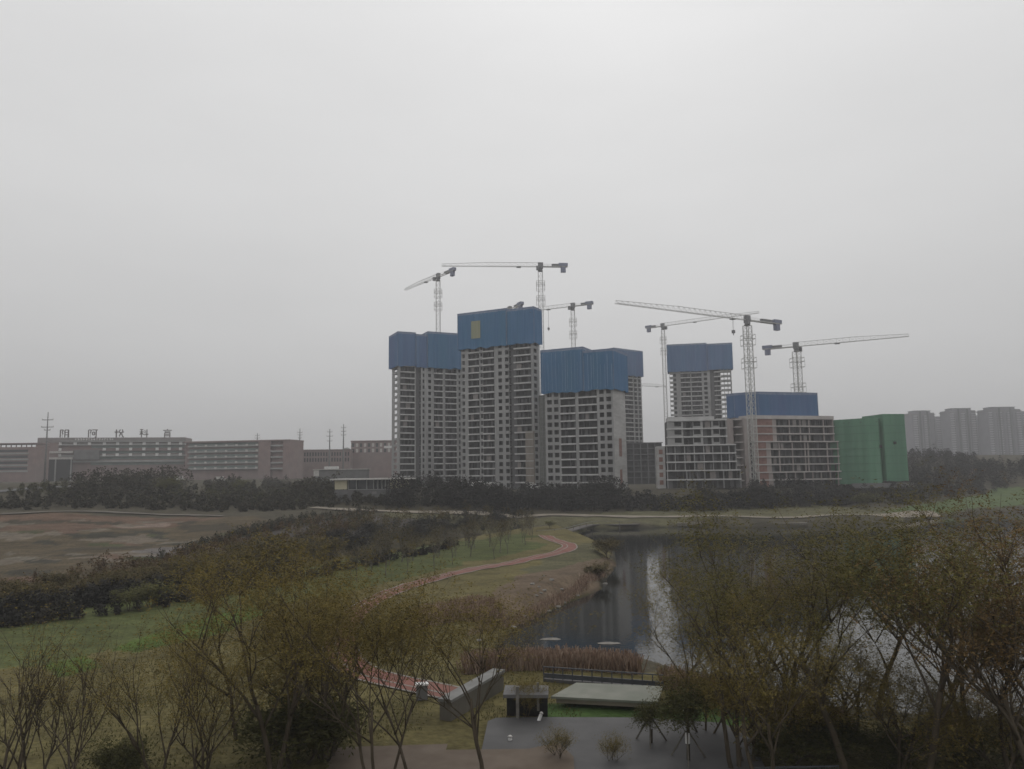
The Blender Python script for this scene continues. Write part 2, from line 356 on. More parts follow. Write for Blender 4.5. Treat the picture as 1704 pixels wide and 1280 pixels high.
paint([(180, 1085), (300, 1040), (420, 1010), (470, 1015), (330, 1065), (240, 1085)], GREEN)
paint([(900, 1172), (1190, 1172), (1260, 1205), (1200, 1215), (900, 1205)], (.058, .098, .028), .3)
paint([(60, 1110), (130, 1095), (180, 1110), (100, 1130)], GREEN)
paint([(870, 950), (960, 905), (1010, 915), (1000, 930), (900, 965)], (.098, .092, .05))
paint([(850, 965), (1000, 925), (1025, 935), (1010, 975), (940, 1000), (830, 1040), (780, 1060), (800, 1000)], (.135, .10, .068))
paint([(-300, 862), (120, 855), (420, 858), (560, 868), (640, 880), (500, 905), (300, 935), (150, 960), (-300, 990)], (.092, .072, .045))
paint([(-300, 868), (120, 857), (290, 860), (360, 862), (270, 880), (150, 880), (-300, 892)], (.122, .08, .056))
paint([(190, 872), (270, 872), (265, 878), (200, 880)], (.20, .15, .12))
paint([(180, 925), (330, 905), (420, 900), (400, 908), (250, 930)], (.15, .135, .125), .6)
for i in range(110):
    x, y = random.uniform(-50, 560), random.uniform(866, 985); w, h = random.uniform(15, 70), random.uniform(2, 6)
    if y > 985-.11*max(0, x): continue
    c = random.choice([(.135, .118, .09), (.06, .05, .035), (.12, .078, .055), (.062, .066, .032), (.15, .125, .095), (.05, .046, .034)])
    paint([(x-w, y), (x, y-h), (x+w, y-h*.3), (x+w*.3, y+h)], c, .8)
paint([(370, 935), (440, 875), (640, 860), (760, 868), (640, 890), (500, 915)], (.075, .066, .06))
paint([(640, 850), (1000, 852), (1500, 846), (1500, 868), (1000, 876), (640, 862)], (.118, .11, .062), .5)
paint([(1470, 853), (1560, 835), (1660, 812), (1720, 808), (1720, 840), (1600, 850), (1540, 858)], (.085, .118, .045))
paint([(1560, 785), (1650, 778), (1650, 790), (1570, 795)], (.14, .095, .08))
wet = np.clip((GZ-.05)/.35, 0, 1)[..., None]; SOIL = SOIL*(.45+.55*wet)
me = bpy.data.meshes.new('ground'); nv = na*nr
me.vertices.add(nv); me.vertices.foreach_set('co', np.stack([GX, GY, GZ], -1).reshape(-1).astype(np.float32))
idx = np.arange(nv).reshape(nr, na); Q = np.stack([idx[:-1, :-1], idx[:-1, 1:], idx[1:, 1:], idx[1:, :-1]], -1).reshape(-1, 4)
me.loops.add(Q.size); me.loops.foreach_set('vertex_index', Q.reshape(-1).astype(np.int32))
me.polygons.add(len(Q)); me.polygons.foreach_set('loop_start', np.arange(0, Q.size, 4, dtype=np.int32)); me.update(calc_edges=True)
me.polygons.foreach_set('use_smooth', np.ones(len(Q), bool))
ca = me.color_attributes.new('soil', 'FLOAT_COLOR', 'POINT')
ca.data.foreach_set('color', np.concatenate([SOIL, np.ones(SOIL.shape[:2] + (1,))], -1).reshape(-1).astype(np.float32))
me.materials.append(mat_ground()); me.validate()
tag(link('ground', me), kind='structure')
from mathutils.bvhtree import BVHTree
BV = BVHTree.FromPolygons([tuple(v) for v in np.stack([GX, GY, GZ], -1).reshape(-1, 3)], [tuple(q) for q in Q])
def gz(x, y):
    h = BV.ray_cast(Vector((x, y, 200)), Vector((0, 0, -1)))
    return h[0].z if h[0] else hz(x, y)
wm = MB(); wm.v = [(-420, 20, 0), (460, 20, 0), (460, 345, 0), (-420, 345, 0)]; wm.f = [(0, 1, 2, 3)]
tag(wm.build('water', mat_water()), kind='structure')

def resample(pts, step):
    pts = [Vector(p[:2]) for p in pts]; P = [pts[0]] + pts + [pts[-1]]; out = []
    for i in range(1, len(P)-2):
        a, b, c, d = P[i-1], P[i], P[i+1], P[i+2]; n = max(2, int((c-b).length/step))
        for k in range(n):
            t = k/n; out.append(.5*((2*b) + (c-a)*t + (2*a-5*b+4*c-d)*t*t + (3*b-a-3*c+d)*t**3))
    out.append(pts[-1]); return out
def ribbon(name, line, off0, off1, lift, mat, nc=4):
    m = MB(); n = len(line)
    for i, p in enumerate(line):
        d = (line[min(i+1, n-1)] - line[max(i-1, 0)]).normalized(); s = Vector((d.y, -d.x))
        for k in range(nc+1):
            q = p + s*(off0 + (off1-off0)*k/nc); m.v.append((q.x, q.y, gz(q.x, q.y) + lift))
    for i in range(n-1):
        for k in range(nc):
            b = i*(nc+1)+k; m.f.append((b, b+1, b+nc+2, b+nc+1))
    return tag(m.build(name, mat), kind='structure')
path_px = [(905, 891), (925, 899), (943, 906), (947, 914), (925, 922), (880, 929), (820, 942), (755, 957), (700, 970), (650, 986), (608, 1008), (580, 1035), (566, 1065), (572, 1095), (600, 1118), (650, 1134), (700, 1145), (752, 1157)]
pl = resample([G(x, y) for x, y in path_px], 1.0)
ribbon('red_path', pl, -1.3, 1.3, .07, M['path_red'])
ribbon('path_edge', pl, -1.5, -1.27, .085, M['path_edge'], 1); ribbon('path_edge', pl, 1.27, 1.5, .085, M['path_edge'], 1)
ribbon('path_line', pl, .32, .52, .085, M['path_edge'], 1)
sp = resample([G(x, y) for x, y in [(520, 846), (640, 851), (800, 856), (950, 859), (1100, 861), (1250, 862), (1380, 859), (1470, 857), (1560, 856)]], 4)
ribbon('shore_path', sp, -1.6, 1.6, .25, M['path_tan'])
lp = resample([G(x, y) for x, y in [(-120, 862), (0, 858), (110, 854), (250, 856), (370, 859)]], 4)
ribbon('field_track', lp, -1.0, 1.0, .25, mat_noise('dirt_track', (.12, .105, .088), (.165, .145, .122), .3, rough=.95))
lr = resample([G(x, y) for x, y in [(-160, 826), (0, 819), (90, 812), (170, 808)]], 5)
ribbon('far_road', lr, -3.5, 3.5, .3, M['plaza'])
def sheet(name, px_poly, lift, mat):
    poly = [G(x, y) for x, y in px_poly]; m = MB(); m.v = [(p.x, p.y, 2.0 + lift) for p in poly]; m.f = [tuple(range(len(poly)))]
    return tag(m.build(name, mat), kind='structure')

# ------------------------------------------------------------------ unfinished concrete towers
FH = 3.0; Z0 = 9.3
def facade(root, bays, mp, z0, nfl, fh=FH, wall=None, seed=0, vb=.4, win=(.75, 2.55)):
    """bays: (u0, u1, kind); mp maps (along, inward) to the tower's own x, y"""
    rng = random.Random(seed); wall = wall or M['concrete']; top = z0 + nfl*fh
    def bx(m, u0, u1, v0, v1, a, b):
        x0, y0 = mp(u0, v0); x1, y1 = mp(u1, v1); m.box(x0, x1, y0, y1, a, b)
    for u0, u1, k in bays:
        m = MB(); w = u1-u0
        if k == 'p': bx(m, u0, u1, 0, .5, z0, top); m.build('pier', wall, root)
        elif k == 'P': bx(m, u0, u1, 0, .5, z0, top); m.build('blank_wall', M['blank'], root)
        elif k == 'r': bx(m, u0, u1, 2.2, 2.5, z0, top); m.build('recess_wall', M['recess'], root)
        elif k in 'ws':
            j = min(.5, w*.09)
            bx(m, u0, u0+j, 0, .3, z0, top); bx(m, u1-j, u1, 0, .3, z0, top)
            bx(m, u0+j, u1-j, .03, .28, z0, z0+win[0])
            for f in range(nfl):
                a = z0+f*fh+win[1]; bx(m, u0+j, u1-j, .03, .28, a, min(top, a + fh - win[1] + win[0]))
            m.build('window_wall', wall, root)
        elif k == 'b':
            bi = MB()
            for f in range(nfl):       # a few bays already walled up
                if rng.random() < .10 and w > 2.5:
                    u = u0 + rng.uniform(.1, .4)*w; bx(bi, u, min(u1-.1, u+rng.uniform(1.2, 2.6)), .35, .55, z0+f*fh+.12, z0+(f+1)*fh-.5)
            if bi.v: tag(bi.build('brick_infill', M['brick_pale'], root), kind='stuff')
            for f in range(nfl):       # partitions and back walls inside the open bay
                a, b = z0+f*fh+.12, z0+(f+1)*fh-.47; u = u0 + rng.uniform(.2, .8)
                while u < u1-.7:
                    q = min(u1-.1, u + rng.uniform(.5, 1.6))
                    if rng.random() < .55: bx(m, u, q, rng.uniform(1.2, 1.9), 2.1, a, b)
                    if rng.random() < .5: bx(m, q-.18, q, .9, 2.9, a, b)
                    u = q + rng.uniform(.5, 1.8)
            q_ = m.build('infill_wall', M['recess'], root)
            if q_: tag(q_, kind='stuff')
def slabs(root, runs, main, z0, nfl, fh=FH, edge=.45, n0=1):
    """runs: boxes (x0,x1,y0,y1) of the projecting slab edge; main: the floor plate"""
    for f in range(n0, nfl+1):
        z = z0+f*fh; m = MB()
        for b in main: m.box(*b, z-.16, z+.04)
        for b in runs: m.box(*b, z-edge, z+.10)
        m.build('floor_slab', M['slab'], root)
def net(root, poly, z0, z1, mat, out=1.0, name='safety_net', rim=True, rimh=.9, wave=.14, seed=1):
    """cloth round a polygon (own x, y), gently rippled, closed by a deck below its rim"""
    cx = sum(p[0] for p in poly)/len(poly); cy = sum(p[1] for p in poly)/len(poly)
    n = len(poly); ring = []
    for i in range(n):
        a = Vector(poly[i]); b = Vector(poly[(i+1) % n]); L = (b-a).length; k = max(2, int(L/.7)); d = (b-a)/L; nn = Vector((d.y, -d.x))
        if nn.dot((a+b)/2 - Vector((cx, cy))) < 0: nn = -nn
        for j in range(k):
            w = 0 if j == 0 else wave*(mnoise.noise((i*7.1+j*.55, seed, 0)) + .5*math.sin(j*1.9))
            ring.append((a + d*(L*j/k) + nn*w, nn))
    rows = 7; m = MB(); N = len(ring)
    for r in range(rows+1):
        z = z0+(z1-z0)*r/rows
        for q, (p, nn) in enumerate(ring):
            s = .1*mnoise.noise((q*.25, r*.8, seed*3)); zz = z + (.7*mnoise.noise((q*.22, 5, seed)) if r == 0 else 0)
            m.v.append((p.x+nn.x*s, p.y+nn.y*s, zz))
    for r in range(rows):
        for q in range(N): m.f.append((r*N+q, r*N+(q+1) % N, (r+1)*N+(q+1) % N, (r+1)*N+q))
    o = m.build(name, mat, root, True)
    if rim:
        q_ = MB()
        for p, nn in ring: q_.v += [(p.x+nn.x*.03, p.y+nn.y*.03, z1+.02), (p.x+nn.x*.03, p.y+nn.y*.03, z1+.02+rimh)]
        for q in range(N): q_.f.append((2*q, 2*((q+1) % N), 2*((q+1) % N)+1, 2*q+1))
        q_.build('net_rim', M['net_rim'], root)
    k = MB(); k.prism([(cx+(x-cx)*.985, cy+(y-cy)*.985) for x, y in poly], z1-1.6, z1-1.4); k.build('working_deck', M['core'], root)
    if rim:
        b = MB()
        for i in range(n):
            p, q = poly[i], poly[(i+1) % n]
            b.bar((*p, z1+.02+rimh), (*q, z1+.02+rimh), .14); b.bar((*p, z0), (*p, z1+rimh), .14)
        b.build('edge_pole', M['net_rim'], root)
    return o
def bays_px(A, d, specs, z):
    """specs: start column then (end column, kind) -> (u0,u1,kind)"""
    u = hit(A, d, specs[0], z); out = []
    for px, k in specs[1:]:
        v = hit(A, d, px, z); out.append((u, v, k)); u = v
    return out
def tower(name, label, pxA, YA, ang_deg, front, side, z0, nfl, net_z, fh=FH, netmat=None, zm=45, cat='building', depth=None, outset=1.1, seed=3, core_v=3.6, net_poly=None, wall=None, vb=.4, left=None, core_x=None):
    a = R(ang_deg); d = (math.cos(a), math.sin(a)); A = at(pxA, 640, YA)
    b = bays_px(A, d, front, zm); u0 = b[0][0]; W = b[-1][1]-u0
    P = (A.x+d[0]*u0, A.y+d[1]*u0)
    root = empty(name, (P[0], P[1], 0), a, label, cat)
    b = [(x-u0, y-u0, k) for x, y, k in b]
    D = depth or 14.0; sb = []
    if side:
        dn = (-math.sin(a), math.cos(a)); C = (P[0]+d[0]*W, P[1]+d[1]*W)
        sb = bays_px(C, dn, side, zm); s0 = sb[0][0]; sb = [(x-s0, y-s0, k) for x, y, k in sb]; D = sb[-1][1]
    facade(root, b, lambda u, v: (u, v), z0, nfl, fh, wall, seed)
    if sb: facade(root, [(max(x, .55) if i == 0 else x, y, k) for i, (x, y, k) in enumerate(sb)], lambda u, v: (W-v, u), z0, nfl, fh, wall, seed+1)
    else:
        MB().box(W-.3, W, .55, D, z0, z0+nfl*fh).build('end_wall', wall or M['concrete'], root)
    lb_ = None
    if left:
        dn = (-math.sin(a), math.cos(a)); lb_ = [(max(x, .55), y, k) for x, y, k in bays_px(P, dn, left, zm)]
        facade(root, lb_, lambda u, v: (v, u), z0, nfl, fh, wall, seed+2, win=(.55, 2.5))
    elif b[0][2] != 's': MB().box(.01, .3, .55, D, z0, z0+nfl*fh).build('end_wall', wall or M['concrete'], root)
    runs = []
    for x, y, k in b:
        if k == 'b': runs.append((x+.01, y-.01, -vb, .5))
    for x, y, k in sb:
        if k == 'b': runs.append((W-.5, W+.3, max(x, .6), y))
    main = []
    x0 = None
    for x, y, k in b:
        main.append((x+.31 if x == 0 else x, min(y, W-.52), 2.5 if k == 'r' else .52, D-.05))
    slabs(root, runs, main, z0, nfl, fh)
    see = [x for x in b if x[2] == 's']; cx0, cx1 = core_x or .35, W-(3.2 if any(k == 'b' for *_, k in sb) else .6)
    for x, y, k in see:
        if x < W*.4: cx0 = max(cx0, y+.05)
        else: cx1 = min(cx1, x-.05)
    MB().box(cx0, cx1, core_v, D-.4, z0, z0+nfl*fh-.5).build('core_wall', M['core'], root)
    if net_z:
        o = outset; poly = net_poly(W, D, o) if net_poly else [(-o, -o), (W+o, -o), (W+o, D+o), (-o, D+o)]
        net(root, poly, net_z[0], net_z[1], netmat or M['net_blue'], seed=seed)
    return root, W, D, b
# tallest tower, in the middle of the left cluster
t2, W2, D2, b2 = tower('unfinished_tower', 'tallest raw concrete tower, blue net top with a square olive patch', 848, 328, -27,
    [767.8, (774.5, 'w'), (779.5, 'p'), (798, 'b'), (799.3, 'p'), (804, 'w'), (823, 'b'), (824.5, 'p'), (829, 'p'), (836.5, 'w'), (840.5, 'p'), (847.6, 'w'), (856, 'r'), (884.6, 'b'), (888, 'p')],
    [888, (895.5, 'w'), (898.5, 'p')], Z0, 22, (70.8, 86.2), seed=11, net_poly=lambda W, D, o: [(-o, -o), (W*.66, -o), (W*.66, D+o), (-o, D+o)])
net(t2, [(W2*.66+.06, -.75), (W2+1.1, -.75), (W2+1.1, D2+1.1), (W2*.66+.06, D2+1.1)], 70.9, 85.6, M['net_blue'], seed=12)
MB().box(W2*.17, W2*.30, -1.33, -1.28, 75.2, 83.0).build('net_patch', M['net_yellow'], t2)
m = MB(); m.box(W2-3.2, W2+.4, -1.9, -.55, Z0, 33.5); m.build('hoist_shaft', mat_noise('tan_hoist_cladding', (.23, .20, .17), (.30, .265, .23), .6, (1, 1, .4), .9), t2)
for f in range(8): MB().box(W2-3.3, W2+.5, -2.0, -1.905, Z0+2.6+f*3.0, Z0+2.85+f*3.0).build('hoist_frame', M['slab'], t2)
# left tower
t1, W1, D1, b1 = tower('unfinished_tower', 'raw concrete tower at the left end, sky showing through its corner windows', 735, 383, 25,
    [664, (666, 'p'), (690, 'b'), (692, 'p'), (700.5, 'r'), (703, 'p'), (706.5, 'w'), (710, 'p'), (712, 'p'), (718, 'w'), (722, 'p'), (737, 'b'), (741, 'p'), (760, 'b'), (763, 'p'), (767, 'w'), (772, 'p')],
    None, Z0, 21, (68.9, 85.0), depth=13.5, seed=21, netmat=M['net_blue2'], left=[664, (661.2, 'p'), (655.2, 's'), (652, 'p')], core_x=4.0, net_poly=lambda W, D, o: [(-o, -o), (W*.24, -o), (W*.24, D+o), (-o, D+o)])
net(t1, [(W1*.24+.06, -.75), (W1*.42, -.75), (W1*.42, D1), (W1*.24+.06, D1)], 68.7, 84.3, M['net_blue2'], seed=14)
net(t1, [(W1*.42+.06, -1.1), (W1+1.1, -1.1), (W1+1.1, D1+1), (W1*.42+.06, D1+1)], 68.6, 86.0, M['net_blue'], seed=15)
MB().box(.4, 3.7, 2.25, 2.5, Z0, Z0+21*FH-.4).build('recess_wall', M['recess'], t1)
# front right tower of the cluster
def netA(W, D, o): return [(-o, -o), (W*.60, -o), (W*.60, D+o), (-o, D+o)]
t3, W3, D3, b3 = tower('unfinished_tower', 'nearest raw concrete tower, striped blue net and blank right side wall', 1020, 293, -27,
    [908, (910.4, 'p'), (920.2, 'w'), (921.8, 'p'), (931, 'w'), (933.5, 'p'), (958.5, 'b'), (963.5, 'p'), (994.5, 'b'), (998, 'p'), (1007, 'w'), (1009.5, 'p'), (1019.3, 'w'), (1021, 'p')],
    [1021, (1029, 'P'), (1033, 'P'), (1042, 'P')], Z0, 14, (47.4, 64.0), seed=31, zm=30, net_poly=netA)
net(t3, [(W3*.60+.05, -1.1), (W3+1.1, -1.1), (W3+1.1, D3+1.1), (W3*.60+.05, D3+1.1)], 47.6, 62.3, M['net_blue'], seed=8)
m = MB()
for i in range(22):
    x = -1 + (W3+1.8)*(i+.5)/22 + random.uniform(-.3, .3); zt = 63.5 if x < W3*.6 else 61.8
    m.box(x, x+random.uniform(.08, .22), -1.36, -1.31, 47.8+random.uniform(0, 1), zt - random.choice([0, .6, 4.5]))
m.build('net_seam', M['net_stripe'], t3)
MB().box(W3+.003, W3+.03, D3*.40, D3*.62, 22, 29).build('brick_infill', M['brick_raw'], t3)
MB().box(W3+.003, W3+.03, D3*.42, D3*.60, 10, 17).build('brick_infill', M['brick_raw'], t3)
m = MB(); m.box(-3.6, -.35, 2.0, 9, Z0, 47.2); m.build('scaffold_net', mat_noise('dark_scaffold_net', (.13, .135, .125), (.17, .172, .16), .6, (1, 1, 2.5), .9), t3)
m = MB()
for f in range(19): m.box(-3.75, -.35, 1.85, 1.98, Z0+1+f*2.0, Z0+1.15+f*2.0)
for x in (-3.7, -2.1, -.5): m.box(x, x+.14, 1.8, 1.96, Z0, 47)
m.build('scaffold_tube', M['pole'], t3)
# tower behind it
t3b, Wb, Db, _ = tower('unfinished_tower', 'slim unfinished tower peeking out behind the nearest tower, yellowish top floors', 1031, 505, 38,
    [1024, (1030, 'p'), (1054, 'b'), (1056, 'p'), (1061, 'b'), (1063, 'p'), (1067, 'b'), (1068.5, 'p')], None, Z0, 25, (79.5, 96.2), zm=60, depth=16, seed=41, netmat=M['net_blue2'])
# tower of the right cluster
t4, W4, D4, _ = tower('unfinished_tower', 'raw concrete tower above the low terrace block, bright holes along both edges', 1183, 486, -12,
    [1115.5, (1121.5, 's'), (1127, 'w'), (1134, 'p'), (1150, 'b'), (1152, 'p'), (1169, 'b'), (1172, 'p'), (1179, 'w'), (1183, 'p'), (1190, 'r'), (1201, 'b'), (1206.5, 's'), (1212.5, 's'), (1219, 's')],
    None, Z0, 26, (79.0, 96.0), zm=60, depth=7, seed=51, netmat=M['net_blue2'], core_v=2.8, net_poly=lambda W, D, o: [(-o, -o), (W*.62, -o), (W*.62, D+o), (-o, D+o)])
net(t4, [(W4*.62+.06, -.7), (W4+1.2, -.7), (W4+1.2, D4+1), (W4*.62+.06, D4+1)], 79.6, 95.4, M['net_blue2'], seed=53)
# ---- lower terrace blocks
def terrace(name, label, pxA, YA, ang_deg, levels, zm, depth, step=None):
    """levels: (z0, nfl, column pixel list)"""
    a = R(ang_deg); d = (math.cos(a), math.sin(a)); A = at(pxA, 640, YA)
    root = empty(name, (A.x, A.y, 0), a, label, 'building'); lv = []
    for z0, nfl, fh, specs, v0 in levels:
        b = bays_px(A, d, specs, zm); u0, u1 = b[0][0], b[-1][1]; lv.append((u0, u1))
        rng = random.Random(int(z0*7)); mp = lambda u, v, v0=v0: (u, v0+v)
        for x, y, k in b:
            m = MB(); kinds = {'p': 'pier', 'k': 'brick_infill', 'P': 'blank_wall'}
            if k in kinds:
                t = .35 if k == 'p' else .6
                m.box(x, y, v0+.0, v0+t, z0, z0+nfl*fh-.01); m.build(kinds[k], M['brick_raw'] if k == 'k' else M['concrete'], root)
        facade(root, [q for q in b if q[2] in 'bw'], mp, z0, nfl, fh, None, int(z0))
        for f in range(1, nfl+1):
            z = z0+f*fh; m = MB(); m.box(u0-.06, u1+.06, v0-.35, v0+3.2, z-.42, z+.06); m.build('floor_slab', M['slab'], root)
        MB().box(u0+.2, u1-.2, v0+3.25, depth, z0, z0+nfl*fh-.1).build('core_wall', M['core'], root)
        MB().box(u1-.3, u1+.02, v0+.62, depth-.3, z0, z0+nfl*fh-.45).build('end_wall', M['concrete'], root)
    return root, lv
def cols(xs, k='b', pw=1.6):
    out = [xs[0]]
    for i in range(len(xs)-1):
        out += [(xs[i]+pw, 'p'), (xs[i+1], k)]
    out.append((xs[-1]+pw, 'p')); return out
b5, lv5 = terrace('terrace_block', 'low stepped concrete terrace block in front of the holed tower', 1112, 291, -7, [
    (9.6, 2, 3.4, cols([1109, 1141, 1171, 1202, 1230]), 0),
    (16.45, 3, 3.15, cols([1109.5, 1123, 1139, 1155, 1171, 1186, 1200, 1213, 1224]), .4),
    (25.95, 3, 3.1, [1112, (1123, 'P'), (1137, 'w'), (1139, 'p'), (1155, 'b'), (1169, 'w'), (1172, 'p'), (1186, 'b'), (1188, 'p'), (1200, 'w'), (1210, 'b'), (1212, 'p')], .9)], 22, 16)
MB().box(lv5[2][0]+.5, lv5[2][1]-4.5, .85, 12, 35.3, 36.5).build('roof_parapet', M['slab'], b5)
MB().box(lv5[0][0]-3.3, lv5[0][0]-.3, 3, 14, 9.5, 25.6).build('side_wing', M['blank'], b5)
m = MB()
for i in range(5): m.box(lv5[0][0]-2.6, lv5[0][0]-1.2, 2.9, 3.05, 11+i*2.9, 12.7+i*2.9)
m.build('wing_opening', M['brick_raw'], b5)
b6, lv6 = terrace('terrace_block', 'low concrete terrace block with red brick infill under a blue net', 1262, 303, 17, [
    (9.3, 2, 3.0, [1258, (1262, 'P'), (1277, 'k'), (1283, 'P')] + cols([1283, 1306, 1321, 1336, 1350, 1364, 1379, 1392, 1403], pw=1.4)[1:], 0),
    (15.35, 4, 3.0, [1255, (1260, 'P'), (1276, 'k'), (1282, 'P')] + cols([1282, 1297, 1319, 1340, 1345, 1377, 1395], pw=1.7)[1:], .35),
    (27.4, 3, 3.05, [1252, (1264, 'P'), (1289, 'k'), (1294, 'P')] + cols([1294, 1317, 1335, 1350, 1374, 1390], pw=1.5)[1:], .7)], 24, 18)
MB().box(lv6[2][0], lv6[2][1]+.2, .6, 14, 36.6, 37.6).build('roof_parapet', M['slab'], b6)
# its left return with a stair opening column
m = MB(); u0 = lv6[2][0]
m.box(u0-8.6, u0-5.6, 4.0, 16, 9.3, 36.2); m.box(u0-2.6, u0-.1, 1.2, 16, 9.3, 36.2); m.box(u0-5.6, u0-2.6, 8, 16, 9.3, 36.2); m.build('stair_wall', M['concrete'], b6)
for f in range(9): MB().box(u0-5.6, u0-2.65, 2.2, 7.9, 11.8+f*3.0, 12.25+f*3.0).build('stair_landing', M['slab'], b6)
MB().box(u0-5.55, u0-2.7, 4.2, 4.5, 9.3, 22).build('stair_wall', M['blank'], b6)
# blue net box on its roof
def up6(px, v):
    a = b6.rotation_euler.z; d = (math.cos(a), math.sin(a)); return hit((b6.location.x - d[1]*v, b6.location.y + d[0]*v), d, px, 42)
net(b6, [(up6(1222, 9.5), 9.5), (up6(1262, 2.2), 2.2), (up6(1361, 2.2), 2.2), (up6(1361, 2.2), 15), (up6(1222, 9.5), 15)], 37.2, 46.2, M['net_blue2'], seed=9, wave=.1)
m = MB(); m.box(u0+.1, u0+1.3, 1.62, 1.68, 39.6, 39.85); m.box(u0+.55, u0+.8, 1.60, 1.66, 37.9, 39.55); m.box(u0+1.75, u0+2.0, 1.62, 1.68, 37.9, 39.7); m.box(u0+1.45, u0+1.73, 1.62, 1.68, 39.2, 39.5)
m.build('net_lettering', M['net_stripe'], b6)
M['pink_wall'] = mat_noise('pinkish_raw_wall', (.33, .285, .268), (.42, .37, .35), .5, (1, 1, .25), .9, c3=(.27, .24, .225), scale3=.12, f3=.6)
M['pink_slab'] = mat_noise('pinkish_slab', (.46, .425, .405), (.54, .505, .485), .4, rough=.9, c3=(.38, .35, .335), scale3=.15)
for o in b6.children:
    mt = o.data.materials[0] if o.type == 'MESH' else None
    if mt == M['concrete']: o.data.materials[0] = M['pink_wall']
    elif mt == M['slab']: o.data.materials[0] = M['pink_slab']
# green wrapped block
A = at(1437, 640, 305)
g7 = empty('wrapped_block', (A.x, A.y, 0), R(6), 'low block wrapped entirely in green safety net', 'building')
dr = (math.cos(R(6)), math.sin(R(6)))
w1 = hit(A, dr, 1464, 25); w2_ = hit(A, dr, 1472, 25); w3 = hit(A, dr, 1510, 25)
net(g7, [(-9, 13), (0, 0), (w1, 0), (w1+.2, 13)], 10.0, 36.0, M['net_green'], rim=False, seed=3, wave=.2)
net(g7, [(w1+.25, 2.5), (w2_, 2.5), (w2_+.1, 14), (w1+.25, 14)], 10.5, 36.1, M['net_green'], rim=False, seed=4, wave=.2)
net(g7, [(w2_+.15, .1), (w3, .6), (w3, 15), (w2_+.15, 15)], 11.0, 37.6, M['net_green'], rim=False, seed=6, wave=.2)
m = MB()
for z in range(12, 36, 3):
    m.bar((.2, -.3, z), (w1-.2, -.3, z+.1), .09); m.bar((w2_+.4, -.2, z), (w3-.2, .25, z+.1), .09); m.bar((-8.8, 12.6, z), (-.1, -.25, z), .09)
m.build('net_rope', mat_plain('net_rope_green', (.07, .15, .10)), g7)
MB().box(-8, w3+1, -1.0, -.5, 8.5, 10.4).build('base_wall', M['greywall'], g7)
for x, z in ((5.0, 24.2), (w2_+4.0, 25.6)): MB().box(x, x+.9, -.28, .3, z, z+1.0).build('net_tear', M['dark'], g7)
# ------------------------------------------------------------------ tower cranes
def lattice(m, p0, p1, w, h, n, t, tri=False, taper=1.0):
    """truss from p0 to p1; w wide, h tall (h above the line when tri)"""
    p0, p1 = Vector(p0), Vector(p1); d = (p1-p0).normalized()
    up = Vector((0, 0, 1)) if abs(d.z) < .9 else Vector((0, 1, 0)); s = d.cross(up).normalized(); up = s.cross(d).normalized()
    def pts(f):
        c = p0.lerp(p1, f); k = 1-(1-taper)*f
        if tri: return [c - s*w/2, c + s*w/2, c + up*h*k]
        return [c - s*w/2 - up*h/2, c + s*w/2 - up*h/2, c + s*w/2 + up*h/2, c - s*w/2 + up*h/2]
    q = [pts(i/n) for i in range(n+1)]; K = len(q[0])
    for j in range(K): m.bar(q[0][j], q[n][j], t)
    for i in range(n):
        for j in range(K):
            m.bar(q[i][j], q[i+1][(j+1) % K], t*.42)
            m.bar(q[i+1][j], q[i+1][(j+1) % K], t*.38)
